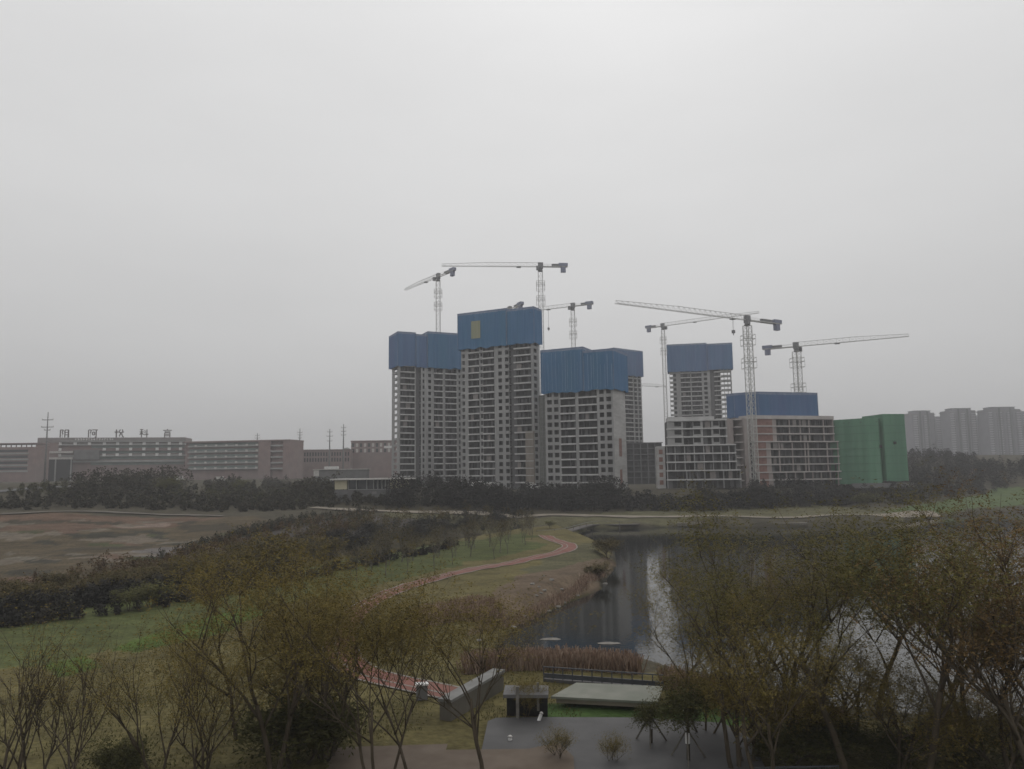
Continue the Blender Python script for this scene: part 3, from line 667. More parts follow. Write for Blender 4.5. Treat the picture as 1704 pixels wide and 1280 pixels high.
def crane(label, pxm, pym, Y, tip, ctr, base, trolley=.3, hook=None, w=2.0, rot=0.0, collars=(5, 12), t=.2):
    top = at(pxm, pym, Y); zt = top.z
    pt = atz(*tip, zt); pc = atz(*ctr, zt)
    root = empty('tower_crane', (top.x, top.y, base), 0, label, 'crane', 'tower cranes over the building site')
    H = zt - base; J = Vector((pt.x-top.x, pt.y-top.y, 0)); dj = J.normalized(); Lc = min(22, (Vector((pc.x, pc.y, 0)) - Vector((top.x, top.y, 0))).length); yaw = math.atan2(dj.y, dj.x)
    m = MB(); n = int(H/2.4)
    if rot:
        c, s_ = math.cos(rot), math.sin(rot); mm = MB(); lattice(mm, (0, 0, 0), (0, 0, H-2.2), w, w, n, t); mm.v = [(x*c-y*s_, x*s_+y*c, z) for x, y, z in mm.v]; m = mm
    else: lattice(m, (0, 0, 0), (0, 0, H-2.2), w, w, n, t)
    m.build('mast', M['crane'], root)
    for cz in collars:
        k = MB(); z = H-2-cz; r = w*.95
        for zz in (z, z-1.6, z-4):
            for a, b in (((-r, -r), (r, -r)), ((r, -r), (r, r)), ((r, r), (-r, r)), ((-r, r), (-r, -r))): k.bar((*a, zz), (*b, zz), .13)
        for a in ((-r, -r), (r, -r), (r, r), (-r, r)): k.bar((*a, z), (*a, z-4), .1)
        k.box(-r, r, -r, -r+.5, z-1.7, z-1.6); k.box(-r, r, r-.5, r, z-1.7, z-1.6)
        k.build('climbing_collar', M['crane'], root)
    sl = empty('slewing_unit', (0, 0, H), yaw); sl.parent = root
    MB().lathe((0, 0, -2.2), [(1.2, 0), (1.2, .5), (.95, .55), (.95, 1.1), (1.3, 1.15), (1.3, 2.0)], 12).build('slew_ring', M['crane_dark'], sl)
    m = MB(); L = J.length
    lattice(m, (1.0, 0, 0), (L*.55, 0, 0), 1.3, 1.9, max(6, int(L*.55/2.6)), .15, True)
    lattice(m, (L*.55, 0, 0), (L, 0, 0), 1.3, 1.9, max(6, int(L*.45/2.6)), .13, True, .55)
    m.build('jib', M['crane'], sl)
    m = MB(); m.box(-1.3, 1.0, -.75, .75, -.2, 1.9); m.build('tower_top', M['crane_dark'], sl)
    m = MB(); m.box(-Lc, -1.3, -.9, -.7, -.15, .2); m.box(-Lc, -1.3, .7, .9, -.15, .2)
    for i in range(8): m.bar((-1.5-(Lc-1.8)*i/8, -.7, .05), (-1.5-(Lc-1.8)*(i+1)/8, .7, .05), .12)
    for s_ in (-.8, .8): m.bar((-1.5, s_, 1.1), (-Lc, s_, 1.1), .07)
    m.build('counter_jib', M['crane'], sl)
    MB().box(-Lc*.72, -Lc*.42, -.6, .6, .2, 1.3).build('hoist_winch', M['crane_dark'], sl)
    m = MB(); m.box(-Lc, -Lc+4.2, -1.0, 1.0, .2, 1.6); m.box(-Lc+1.0, -Lc+3.2, -.8, .8, -2.6, .18); m.build('counterweight', M['crane_blue'], sl)
    m = MB(); m.box(.6, 2.0, .95, 2.2, -2.0, -.1); m.build('operator_cab', M['crane_dark'], sl)
    x = L*trolley; m = MB(); m.box(x-1.0, x+1.0, -.8, .8, -.45, -.12); m.build('trolley', M['crane_dark'], sl)
    if hook:
        m = MB(); m.bar((x, -.2, -.4), (x, -.2, -hook), .06); m.bar((x, .2, -.4), (x, .2, -hook), .06); m.build('hoist_cable', M['crane_dark'], sl)
        m = MB(); m.box(x-.5, x+.5, -.45, .45, -hook-1.2, -hook); m.bar((x, 0, -hook-1.2), (x, 0, -hook-2), .25); m.build('hook_block', M['crane_dark'], sl)
    return root
crane('leftmost tower crane, jib pointing away to the left above the left tower', 729, 461, 402, (674, 483), (750, 449), 60, .35, w=2.1)
crane('tallest tower crane, long level jib reaching left above the tallest tower', 899, 444, 347, (735, 443), (945, 443), 9.3, .22, w=2.0)
crane('small tower crane behind the nearest tower, hook hanging left of its mast', 953, 510, 420, (868, 520), (984, 505), 40, .47, hook=10.5, w=2.0)
crane('slim tower crane left of the holed tower, jib rising to the right', 1103, 543, 478, (1263, 521), (1075, 547), 9.3, .35, w=1.9)
crane('nearest tower crane, widest jib running left, over the low blue net', 1243, 533, 296, (1025, 505), (1303, 539), 9.3, .12, hook=4.6, w=2.4, rot=R(38), collars=(4, 13), t=.24)
crane('rightmost tower crane, jib reaching far to the right', 1325, 577, 328, (1512, 560), (1269, 582), 36, .38, w=2.5, rot=R(30), collars=(3, 14), t=.22)
crane('crane mostly hidden behind the tallest tower, only its counterweight showing', 848, 516, 400, (792, 540), (877, 508), 40, .3)
crane('far crane whose thin jib crosses the sky gap between the towers', 1056, 642, 560, (1109, 644), (1046, 641), 9.3, .7, collars=())

# ------------------------------------------------------------------ background buildings
def along(px0, px1, Y, ang, z):
    a = R(ang); d = (math.cos(a), math.sin(a)); A = at(px0, 640, Y); s = hit(A, d, px0, z); P = (A.x+d[0]*s, A.y+d[1]*s)
    return P, a, d, hit(P, d, px1, z)
def zat(px, py, Y): return at(px, py, Y).z
P, a, d, W = along(62, 308, 505, 12, 30)
zb = 12.0; zr = zat(180, 728, 512)
sch = empty('school_building', (P[0], P[1], 0), a, 'long brick school building with five big characters on its roof', 'building')
su = lambda px: hit(P, d, px, 30)
m = MB(); m.box(0, W, 1.6, 22, zb, zr-3.2); m.build('wall', M['brick'], sch)
MB().box(-.3, W, -.3, 22, zr-3.2, zr).build('roof_parapet', mat_noise('grey_pink_parapet', (.24, .215, .21), (.28, .25, .245), .2, rough=.9), sch)
MB().box(su(100), W-.2, -.75, -.32, zr-3.1, zr-2.55).build('cornice', M['band'], sch); MB().box(su(100), W-.2, -.6, -.32, zr-5.0+2.9, zr-1.7).build('cornice', M['band'], sch)
fhs = 3.75
for f in range(4):
    zt = zr-3.4-f*fhs
    m = MB(); m.box(su(96), W, 0, 1.55, zt-1.75, zt-.55); m.build('balcony_band', M['band'] if f != 1 else M['brick_dark'], sch)
    m = MB(); m.box(su(150), W-1, 1.45, 1.58, zt-3.6, zt-1.8); m.build('window_strip', M['greenband'], sch)
for px in (99, 124, 148, 173, 195, 217, 239, 261, 281, 300):
    u = su(px)
    for f in range(3):
        if f and 100 < px < 165: continue
        zt = zr-3.4-f*fhs; MB().box(u-.95, u+.95, -.35, -.02, zt-1.5, zt+.3).build('white_panel', M['white'], sch)
MB().box(-1, su(97), -.8, 1.5, zb, zr-3.3).build('corner_pier', M['brick'], sch)
MB().box(su(124), su(166), -1.6, -.05, zr-14.5, zr-8.2).build('entrance_canopy', M['greywall'], sch)
m = MB()
for z in (zr-10.2, zr-14.2): m.box(su(64), su(122), -1.4, -.82, z, z+1.3)
m.build('entrance_band', M['offwhite'], sch)
for px in (72, 94, 120): MB().box(su(px)-.4, su(px)+.4, -1.35, -.85, zb, zr-14.2).build('column', M['band'], sch)
MB().box(su(66), su(122), -.9, -.81, zb, zr-14.3).build('doorway', M['dark'], sch)
# five roof characters, drawn as strokes on a 10 x 10 grid
GL = [ # 1: framed character  2-5: two-part characters, as far as the photograph shows them
 [(0, 0, 0, 9), (0, 9, 3, 9), (3, 9, 2, 6), (2, 6, 3, 4), (5, 0, 5, 9), (5, 9, 9, 9), (9, 9, 9, 0), (5, 6, 9, 6), (5, 3.2, 9, 3.2)],
 [(0, 0, 0, 9), (0, 9, 3, 9), (3, 9, 2, 5), (4, 9, 10, 9), (8.5, 9, 8.5, 0), (4.5, 6.5, 6.8, 6.5), (4.5, 6.5, 4.5, 3), (6.8, 6.5, 6.8, 3), (4.5, 3, 6.8, 3), (8.5, 0, 7, .5)],
 [(1.5, 0, 1.5, 9.5), (0, 7, .5, 5.5), (3, 7, 2.4, 5.6), (4, 6, 9.5, 6), (4, 6, 6, 9.5), (9.5, 6, 8, 9.5), (6.7, 6, 5, 1), (6.7, 5, 9.8, 0)],
 [(0, 6.5, 4.5, 6.5), (2.3, 9, 2.3, 0), (.3, 9.3, 4, 9.3), (2.3, 6, .2, 3), (2.3, 6, 4.5, 3), (5, 3, 10, 3.6), (8.3, 9.5, 8.3, 0), (5.5, 8, 6.8, 7), (5.5, 5.8, 6.8, 5)],
 [(5, 10, 5, 8.5), (0, 8.4, 10, 8.4), (2, 6.5, 8, 6.5), (2, 5.2, 8, 5.2), (2, 5.2, 2, 0), (8, 5.2, 8, 0), (2, 3.2, 8, 3.2), (2, 1.6, 8, 1.6)]]
zs = (zat(150, 714, 508)-zr)
for g, px in zip(GL, (106, 153, 197, 238, 277)):
    u = su(px); m = MB(); k = zs/10
    for x0, y0, x1, y1 in g: m.bar((u+(x0-5)*k, -.05, zr+.15+y0*k), (u+(x1-5)*k, -.05, zr+.15+y1*k), .58)
    for sx in (-3, 3): m.bar((u+sx*k, .25, zr), (u+sx*k, .25, zr+zs*.9), .2)
    m.build('roof_character', M['signred'], sch)
m = MB(); rg = random.Random(3)
for i in range(15):
    u = su(125+i*4.4)
    for _ in range(3):
        x, z = rg.uniform(-.3, .3), rg.uniform(-.7, .7); m.box(u+x-.5, u+x+.5, -.48, -.31, zr-1.4+z, zr-1.1+z)
    m.box(u-.15, u+.15, -.47, -.31, zr-2.2, zr-.5)
m.build('small_lettering', M['white'], sch)
# right wing of the school
P2, a2, d2, Ww = along(306, 482, 512, -10, 28)
zr2 = zat(440, 732, 500)
wg = empty('school_wing', (P2[0], P2[1], 0), a2, 'lower school wing with four rows of grey green galleries', 'building')
sv = lambda px: hit(P2, d2, px, 28)
MB().box(0, Ww, 1.8, 20, zb, zr2-.9).build('wall', M['brick'], wg); MB().box(-.2, Ww+.2, -.4, 20.2, zr2-.9, zr2).build('roof_parapet', M['brick'], wg)
for f in range(5):
    zt = zr2-2.0-f*3.7
    MB().box(sv(312), sv(430), 0, 1.75, zt-1.9, zt-.9).build('balcony_band', M['band'], wg)
    MB().box(sv(312), sv(430), 1.6, 1.79, zt-.9, zt+.6).build('window_strip', M['greenband'], wg)
    for px in range(325, 430, 17): MB().box(sv(px)-.8, sv(px)+.8, -.15, -.02, zt-1.6, zt-.4).build('white_panel', M['offwhite'], wg)
MB().box(sv(430), sv(450), -.3, 1.75, zb, zr2-.95).build('stair_tower', M['brick'], wg)
MB().box(sv(471), Ww, -.3, 1.75, zb, zr2-.95).build('stair_tower', M['brick'], wg)
for f in range(5): MB().box(sv(450)+.05, sv(471)-.05, -.1, 1.75, zr2-4.3-f*3.7, zr2-3.3-f*3.7).build('balcony_band', M['band'], wg)
# left block with a pergola roof
P3, a3, d3, W3_ = along(-60, 60, 470, 4, 28)
zr3 = zat(20, 744, 470)
lb = empty('brick_block', (P3[0], P3[1], 0), a3, 'low brick block with an open pergola roof at the left edge', 'building')
MB().box(0, W3_, 0, 15, 11, zr3).build('wall', M['brick'], lb)
MB().box(-.3, W3_+.3, -.5, 15, zr3+1.9, zr3+2.5).build('roof_slab', M['brick_dark'], lb)
for i in range(15): MB().box(W3_*i/14-.25, W3_*i/14+.25, -.2, .3, zr3, zr3+1.85).build('pergola_post', M['brick_dark'], lb)
for f in range(4): MB().box(.5, W3_-5, -.15, -.02, zr3-3.0-f*3.6, zr3-1.6-f*3.6).build('window_strip', M['glass'], lb)
for f in range(4): MB().box(.2, W3_-4.5, -.5, -.02, zr3-4.4-f*3.6, zr3-3.5-f*3.6).build('balcony_band', M['band'], lb)
def brick_house(label, px0, px1, Y, ang, topy, nrow, white=False, ncol=12, zb=12):
    P, a, d, W = along(px0, px1, Y, ang, 26); zt = zat((px0+px1)/2, topy, Y)
    r = empty('brick_building', (P[0], P[1], 0), a, label, 'building')
    MB().box(0, W, 0, 14, zb, zt-.9).build('wall', M['brick'], r); MB().box(-.3, W+.3, -.35, 14.3, zt-.9, zt).build('roof_parapet', M['brick_dark'], r)
    for f in range(nrow):
        for i in range(ncol):
            u = W*(i+.5)/ncol; z = zt-4.6-f*4.0
            w = MB().box(u-W/ncol*.28, u+W/ncol*.28, -.14, -.02, z, z+2.6).build('window', M['offwhite'] if white and i % 2 else M['glass'], r)
    return r
brick_house('long brick building right of the school with a single row of windows', 482, 582, 540, 4, 748, 2, ncol=22)
rb = brick_house('tall brick building beside the left tower, white window row', 584, 664, 560, 0, 733, 2, True, 12)
MB().box(24, 31, -.4, -.2, zat(645, 746, 560), zat(645, 742, 560)).build('white_panel', M['white'], rb)
P, a, d, W = along(522, 610, 330, 0, 15); z1 = zat(565, 779, 330); z2 = zat(565, 796, 330)
sh = empty('site_shed', (P[0], P[1], 0), a, 'low grey site shed with a white end box, beyond the pavilion', 'shed')
MB().box(0, W, 0, 6, z2-6, z1-.7).build('wall', M['greywall'], sh); MB().box(-.4, W+.4, -.5, 6.4, z1-.7, z1-.4).build('roof', M['offwhite'], sh)
MB().box(0, 2.2, -.15, -.01, z1-3.4, z1-.8).build('panel', M['offwhite'], sh); MB().box(4.6, 10.2, -.6, 2, z1-.38, z1+.75).build('roof_box', M['white'], sh)
# low dim frame beyond the gap
P, a, d, W = along(1072, 1104, 430, 0, 20); zt = zat(1085, 736, 430)
lo = empty('low_building', (P[0], P[1], 0), 0, 'dim low concrete frame in the gap between the clusters', 'building')
MB().box(-18, W, 3, 14, 9, zt-.2).build('core_wall', M['core'], lo)
for f in range(7): MB().box(-18, W, -.3, 3, zt-.5-f*3.2, zt-.05-f*3.2).build('floor_slab', M['recess'], lo)
for i in range(7): MB().box(-18+i*4, -17.4+i*4, 0, .6, 9, zt-.6).build('pier', M['recess'], lo)
for nm, px0, px1, Y, ty, hh in (('hills', 470, 640, 1150, 738, 34), ('hills', 1040, 1240, 900, 742, 18)):
    A, B = at(px0, 760, Y), at(px1, 760, Y); zt = zat((px0+px1)/2, ty, Y); m = MB(); nx, ny = 40, 12
    for j in range(ny+1):
        for i in range(nx+1):
            u, v = i/nx, j/ny; e = math.sin(math.pi*u)**.6*math.sin(math.pi*min(1, v+.02))
            m.v.append((A.x+(B.x-A.x)*u, Y-60+v*240, 4+(zt-4)*e*(.82+.25*mnoise.noise((u*7, v*3, Y)))))
    for j in range(ny):
        for i in range(nx): b = j*(nx+1)+i; m.f.append((b, b+1, b+nx+2, b+nx+1))
    tag(m.build(nm, M['hill'], None, True), kind='structure')
# far housing towers
def far_tower(label, px0, px1, Y, topy, cap, grp='far pale apartment towers on the right horizon'):
    P, a, d, W = along(px0, px1, Y, 0, 60); zt = zat((px0+px1)/2, topy, Y)
    r = empty('apartment_tower', (P[0], P[1], 0), 0, label, 'building', grp)
    MB().box(0, W, 0, 22, 8, zt).build('wall', M['tower_far'], r)
    if cap:
        m = MB(); m.box(W*.14, W*.86, 2, 18, zt, zt+2.6); m.box(W*.12, W*.88, 1.5, 18.5, zt+2.6, zt+3.2); m.build('roof_crown', M['tower_far'], r)
        MB().box(-1, W+1, -1, 23, zt-2.6, zt-1.8).build('cornice', M['greywall'], r)
    n = max(2, int(W/6)); m = MB()
    for i in range(1, 3): m.box(W*i/3-1.1, W*i/3+1.1, -1.6, -1.35, 12, zt+1.5)  # dark strips set proud of the balconies, imitating shaded recesses
    if cap: m.build('recess_shade_strip', M['glass'], r)
    for i in range(n):
        u = W*(i+.5)/n; m = MB(); z = zt-5
        while z > 14: m.box(u-W/n*.34, u+W/n*.34, -1.3, -.02, z, z+1.2); z -= 3.0
        m.build('balcony_stack', M['tower_far2'] if i % 2 == 0 else M['tower_far'], r)
        g = MB(); g.box(u+W/n*.35, u+W/n*.49, -.08, -.02, 14, zt-4); g.build('window_strip', M['glass'], r)
    return r
far_tower('far pale tower with a flat raised cap, first beside the green block', 1520, 1557, 1020, 687, True)
far_tower('low far link block against the green block', 1500, 1519, 1060, 695, False)
far_tower('low far link block right of the first capped tower', 1558, 1577, 1060, 693, False)
far_tower('far pale tower with a flat raised cap, in the middle of the row', 1582, 1626, 1000, 683, True)
far_tower('low far link block between the middle and last capped towers', 1627, 1644, 1040, 691, False)
far_tower('broadest far pale tower, nearly at the right edge', 1646, 1701, 980, 681, True)
far_tower('far pale block cut off by the right edge', 1703, 1760, 1000, 684, False)
# pavilion by the far shore
P, a, d, W = along(557, 672, 224, -3, 12)
zp = lambda y: zat(610, y, 224)
pv = empty('pavilion', (P[0], P[1], 0), a, 'flat roofed lakeside pavilion with cream end walls on a grey plinth', 'pavilion')
MB().box(-1.0, W+1.8, -1.6, 9, zp(798.5), zp(796.3)).build('roof', M['offwhite'], pv)
MB().box(0, W*.175, 0, 8, zp(814), zp(798.6)).build('wall', M['cream'], pv); MB().box(W*.80, W, 0, 8, zp(814), zp(798.6)).build('wall', M['cream'], pv)
MB().box(W*.176, W*.799, 1.2, 1.5, zp(814), zp(798.6)).build('window', M['glass'], pv)
for f in (.178, .30, .45, .55, .61, .67, .72, .76): MB().box(W*f, W*f+.28, .6, .9, zp(814), zp(798.6)).build('mullion', M['band'], pv)
MB().box(-.1, W*.92, -.4, 8.2, zp(838), zp(815)).build('plinth', M['greywall'], pv); MB().box(W*.2, W*.82, -.7, .4, zp(815), zp(814.2)).build('balcony_rail', M['band'], pv)
m = MB(); m.box(W*.55, W*.61, -.46, -.41, zp(821), zp(820.4)); m.box(W*.55, W*.61, -.46, -.41, zp(819), zp(818.6)); m.build('nameplate', M['offwhite'], pv)
for f in (.06, .18, .34, .5, .66, .8): MB().box(W*f, W*f+.25, -.1, .15, zp(852), zp(838)).build('post', M['band'], pv)
# ------------------------------------------------------------------ poles, vehicles
def pole(label, px, topy, Y, arms, steel=False):
    b = at(px, 700, Y); zg = gz(b.x, b.y); zt = zat(px, topy, Y); xb = at(px, 780, Y).x
    r = empty('utility_pole', (xb, Y, zg-.3), 0, label, 'utility pole', 'power poles along the far road')
    H = zt-zg+.3; k = Y/1280
    MB().tube([(0, 0, 0), (0, 0, H*.5), (0, 0, H)], [k*1.7, k*1.35, k*.6], 8).build('pole', M['pole'], r, True)
    for dz, half in arms:
        m = MB(); z = H-dz*k; m.bar((-half*k, 0, z), (half*k, 0, z), .25*max(1, k*2.2)); m.build('crossarm', M['pole'], r)
        m = MB()
        for s in (-1, 1): m.tube([(s*half*k, 0, z), (s*half*k, 0, z+1.6*k*1.3)], [.12, .16], 6)
        m.build('insulator', M['offwhite'], r)
    return r
pole('tall concrete power pole in front of the school entrance', 75, 686, 300, ((13, 9), (25, 10), (30, 5)))
pole('thin power pole above the brick building, left of the three', 498, 713, 520, ((7, 4), (11, 4), (16, 3)))
pole('power pole in the middle of the three above the brick building', 548, 714, 470, ((5, 4), (12, 5), (20, 4)))
pole('tallest of the three power poles above the brick building', 571, 706, 450, ((6, 4), (12, 4), (18, 4)))
pole('short lattice topped pole on the school wing skyline', 427, 721, 560, ((4, 4), (8, 4)))
# concrete mixer lorry
b = at(795, 790, 312); mx = empty('mixer_truck', (b.x, 312, gz(b.x, 312)), R(4), 'white drum concrete mixer truck parked under the tallest tower', 'truck')
zg = mx.location.z; tz = 14.3-zg
ax = Matrix.Rotation(R(-78), 3, 'Y')
MB().lathe((2.9, 0, tz-2.0), [(.35, -6.4), (1.0, -5.6), (1.25, -4.4), (1.25, -2.6), (.95, -1.0), (.55, -.1)], 14, Matrix.Rotation(R(80), 3, 'Y')).build('drum', M['white'], mx, True)
MB().box(-4.6, 4.2, -.5, .5, 1.0, 1.35).build('chassis', M['steel'], mx)
MB().prism([(3.4, -1.2), (5.4, -1.2), (5.4, 1.2), (3.4, 1.2)], .9, 3.0).build('cab', M['offwhite'], mx)
for x in (-3.6, -2.3, 4.2):
    for s in (-1, 1): MB().lathe((x, s*1.0, .5), [(.5, -.15), (.52, 0), (.5, .15)], 12, Matrix.Rotation(R(90), 3, 'X')).build('wheel', M['rubber'], mx)
def van(label, px, Y, col, top):
    b = at(px, 800, Y); zg = gz(b.x, Y); r = empty('parked_van', (b.x, Y, zg), R(3), label, 'van')
    H = 2.3
    m = MB(); m.box(-2.3, 1.6, -.9, .9, .35, H); m.prism([(1.6, -.88), (2.5, -.84), (2.5, .84), (1.6, .88)], .35, 1.3); m.build('body', col, r)
    MB().box(.9, 1.62, -.92, -.905, 1.35, 2.0).build('window', M['glass'], r)
    for x in (-1.5, 1.6):
        for s in (-1, 1): MB().lathe((x, s*.85, .36), [(.34, -.1), (.36, 0), (.34, .1)], 12, Matrix.Rotation(R(90), 3, 'X')).build('wheel', M['rubber'], r)
    return r
van('white van parked between the two nearest towers', 885, 303, M['white'], 804)
van('white van on the school forecourt left of the trees', 298, 390, M['offwhite'], 800)
van('pale van on the school forecourt among the trees', 366, 392, M['offwhite'], 800)
# far shore wall and boardwalk
A, B = G(1128, 877), G(1344, 876); L = (B-A).length
rw = empty('shore_wall', (A.x, A.y+.3, 0), math.atan2(B.y-A.y, B.x-A.x), 'pale stone retaining wall along the far shore of the pond', 'wall')
MB().box(0, L, 0, 1.2, -.5, .95).build('wall', M['stone'], rw); MB().box(-.1, L+.1, -.12, 1.3, .953, 1.12).build('coping', M['path_edge'], rw)
for f in (.33, .55): MB().box(L*f, L*f+7, 1.4, 5.5, .6, 1.5).build('step', M['path_tan'], rw)
bwl = resample([G(x, y) for x, y in [(893, 884), (935, 880), (985, 878), (1030, 876), (1062, 873)]], 2.0)
c0 = bwl[0]; bwo = empty('boardwalk', (c0.x, c0.y, 0), 0, 'dark curved timber boardwalk at the pond corner', 'boardwalk')
m = MB()
for i in range(len(bwl)-1): m.bar((bwl[i].x-c0.x, bwl[i].y-c0.y, 1.0), (bwl[i+1].x-c0.x, bwl[i+1].y-c0.y, 1.0), 2.6, .25)
m.build('deck', M['wood'], bwo)
for i in range(0, len(bwl), 3): MB().bar((bwl[i].x-c0.x, bwl[i].y-c0.y-1.2, -1), (bwl[i].x-c0.x, bwl[i].y-c0.y-1.2, 2.0), .14).build('post', M['wood'], bwo)
m = MB()
for i in range(len(bwl)-1): m.bar((bwl[i].x-c0.x, bwl[i].y-c0.y-1.2, 2.0), (bwl[i+1].x-c0.x, bwl[i+1].y-c0.y-1.2, 2.0), .1)
m.build('handrail', M['pole'], bwo)
# ------------------------------------------------------------------ near bank: plaza, platform, walls, posts
sheet('plaza', [(812, 1212), (826, 1207), (900, 1207), (1060, 1209), (1205, 1214), (1250, 1240), (1330, 1400), (760, 1400), (795, 1290)], .22, M['plaza'])
sheet('brown_paving', [(560, 1252), (745, 1250), (742, 1262), (880, 1262), (930, 1252), (955, 1275), (962, 1420), (480, 1420)], .26, M['plaza_tan'])
def seat(px0, px1, pyb, Y, H, D, z): pass
pa, pb = G(918, 1178), G(1092, 1186); W = (pb-pa).length
pf = empty('platform', (pa.x, pa.y, 2.0), math.atan2(pb.y-pa.y, pb.x-pa.x), 'pale concrete platform on the lawn beside the pond railing', 'platform')
MB().prism([(.3, 0), (W, 0), (W+.2, 3.2), (1.3, 3.1)], .02, .30).build('base', M['path_tan'], pf)
MB().prism([(0, -.15), (W+.1, -.15), (W+.3, 3.4), (1.1, 3.3)], .304, .44).build('top_slab', mat_noise('pale_green_concrete', (.20, .205, .172), (.25, .25, .213), .8, rough=.85, c3=(.165, .18, .145), scale3=.3), pf)
ra, rb_ = G(905, 1136), G(1104, 1150); L = (rb_-ra).length
rl = empty('railing', (ra.x, ra.y, 1.7), math.atan2(rb_.y-ra.y, rb_.x-ra.x), 'dark metal railing on a low kerb along the reed bank', 'railing')
MB().box(0, L, -.15, .45, -.6, .28).build('kerb', M['plaza'], rl)
for z in (.62, 1.08): MB().bar((0, 0, z), (L, 0, z), .07).build('rail', M['steel'], rl)
for i in range(13): MB().bar((L*i/12, 0, .28), (L*i/12, 0, 1.1), .07).build('post', M['steel'], rl)
MB().box(0, L, -.02, .02, .34, .58).build('panel', M['steel'], rl)
# wing wall at the end of the red path, and the dark culvert mouth beside it
A = atz(750, 1163, 3.2); B = atz(838, 1113, 3.2); L = (B-A).length
ab = empty('wing_wall', (A.x, A.y, 0), math.atan2(B.y-A.y, B.x-A.x), 'slim grey concrete wing wall with a pale sloping top at the end of the red path', 'wall')
MB().box(0, L, 0, .75, .4, 2.98).build('wall', mat_noise('mossy_concrete', (.12, .11, .092), (.17, .155, .13), .7, (1, 1, .3), .95, c3=(.075, .072, .05), scale3=.3), ab)
MB().box(-.08, L+.05, -.08, .83, 2.983, 3.15).build('coping', mat_noise('worn_coping', (.17, .168, .16), (.23, .226, .215), .8, rough=.9), ab)
A = atz(840, 1206, 1.9); k = A.y/1280; s_ = lambda px: (px-840)*k
cv = empty('culvert', (A.x, A.y, 0), R(-3), 'dark culvert mouth with slim pale columns beside the wing wall', 'culvert')
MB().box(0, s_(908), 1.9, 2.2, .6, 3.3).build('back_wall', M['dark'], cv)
MB().box(-.1, s_(910), .3, 2.3, 3.303, 3.5).build('lintel', M['greywall'], cv)
MB().box(s_(858), s_(863), .1, .29, 1.6, 4.0).build('column', M['stone'], cv); MB().box(s_(891), s_(895), .9, 1.1, 2.4, 4.0).build('column', M['stone'], cv)
MB().box(s_(822), s_(905), -.45, -.2, 1.7, 2.2).build('kerb', M['stone'], cv)
def post(label, px, pyb, H, r=.09, tilt=0.0, mat=None, cap=None, group='short white posts round the plaza'):
    p = G(px, pyb); o = empty('bollard', (p.x, p.y, gz(p.x, p.y)), 0, label, 'post', group); o.rotation_euler = (0, tilt, 0)
    MB().lathe((0, 0, 0), [(r*1.5, 0), (r*1.5, .06), (r, .08), (r, H-.05), (r*.7, H)], 10).build('shaft', mat or M['white'], o, True)
    MB().lathe((0, 0, H+.004), [(r*1.1, 0), (r*1.15, .05), (r*.6, .1)], 10).build('cap', cap or M['offwhite'], o, True)
post('leaning white post at the corner of the lawn and the plaza', 892, 1214, .85, .1, R(22))
post('short upright white post on the plaza near the culvert', 849, 1246, .5, .11)
post('white garden lamp post on the lawn by the staked tree', 1138, 1190, .8, .07)
def hydrant(px, pyb):
    p = G(px, pyb); o = empty('marker_post', (p.x, p.y, gz(p.x, p.y)), 0, 'red and white marker board among the right hand trees', 'sign')
    MB().box(-.28, .02, 0, .08, .6, 1.5).build('board', M['orange'], o); MB().box(.04, .2, 0, .08, .5, 1.6).build('strip', M['white'], o); MB().box(-.05, .03, .09, .15, 0, .9).build('shaft', M['steel'], o)
hydrant(1193, 1170)
def litter_bin(px, pyb):
    p = G(px, pyb); o = empty('litter_bin', (p.x, p.y, gz(p.x, p.y)), R(10), 'small grey litter bin with white lid beside the red path', 'bin')
    MB().prism([(-.35, -.25), (.35, -.25), (.35, .25), (-.35, .25)], .05, .95).build('body', M['greywall'], o)
    MB().prism([(-.42, -.3), (.42, -.3), (.42, .3), (-.42, .3)], .953, 1.05).build('lid', M['white'], o)
litter_bin(702, 1166)
# picket railing at the lower right
fa, fb = atz(1255, 1278, 3.0), atz(1395, 1275, 3.0); L = (fb-fa).length
fe = empty('fence', (fa.x, fa.y, 2.0), math.atan2(fb.y-fa.y, fb.x-fa.x), 'low dark picket railing at the plaza edge, lower right', 'fence')
for z in (.15, 1.0): MB().bar((0, 0, z), (L, 0, z), .06).build('rail', M['steel'], fe)
m = MB()
for i in range(34): m.bar((L*i/33, 0, .12), (L*i/33, 0, 1.05), .03)
m.build('pickets', M['steel'], fe)
ln = resample([G(x, y) for x, y in [(965, 1262), (1010, 1270), (1060, 1262)]], .5)
# ------------------------------------------------------------------ rocks and floating patches
def rock_mesh(seed, mat, flat=.5):
    rg = random.Random(seed); m = MB(); n, k = 9, 5
    for i in range(k+1):
        t = math.pi*i/k
        for j in range(n):
            a = 2*math.pi*j/n; r = 1+.28*mnoise.noise((math.cos(a)*1.3+seed, math.sin(a)*1.3, t*1.2))
            m.v.append((r*math.sin(t)*math.cos(a), r*math.sin(t)*math.sin(a), r*math.cos(t)*flat))
    for i in range(k):
        for j in range(n): m.f.append((i*n+j, (i+1)*n+j, (i+1)*n+(j+1) % n, i*n+(j+1) % n))
    return m.mesh('rock', mat)
RM = [rock_mesh(i, M['stone']) for i in range(4)]
rocks = [(886, 974), (897, 978), (906, 984), (918, 968), (893, 992), (900, 988), (935, 984), (928, 1011), (914, 1018), (872, 1028), (884, 1023), (962, 993), (1006, 972), (797, 1067), (852, 1046), (940, 1004), (905, 962)]
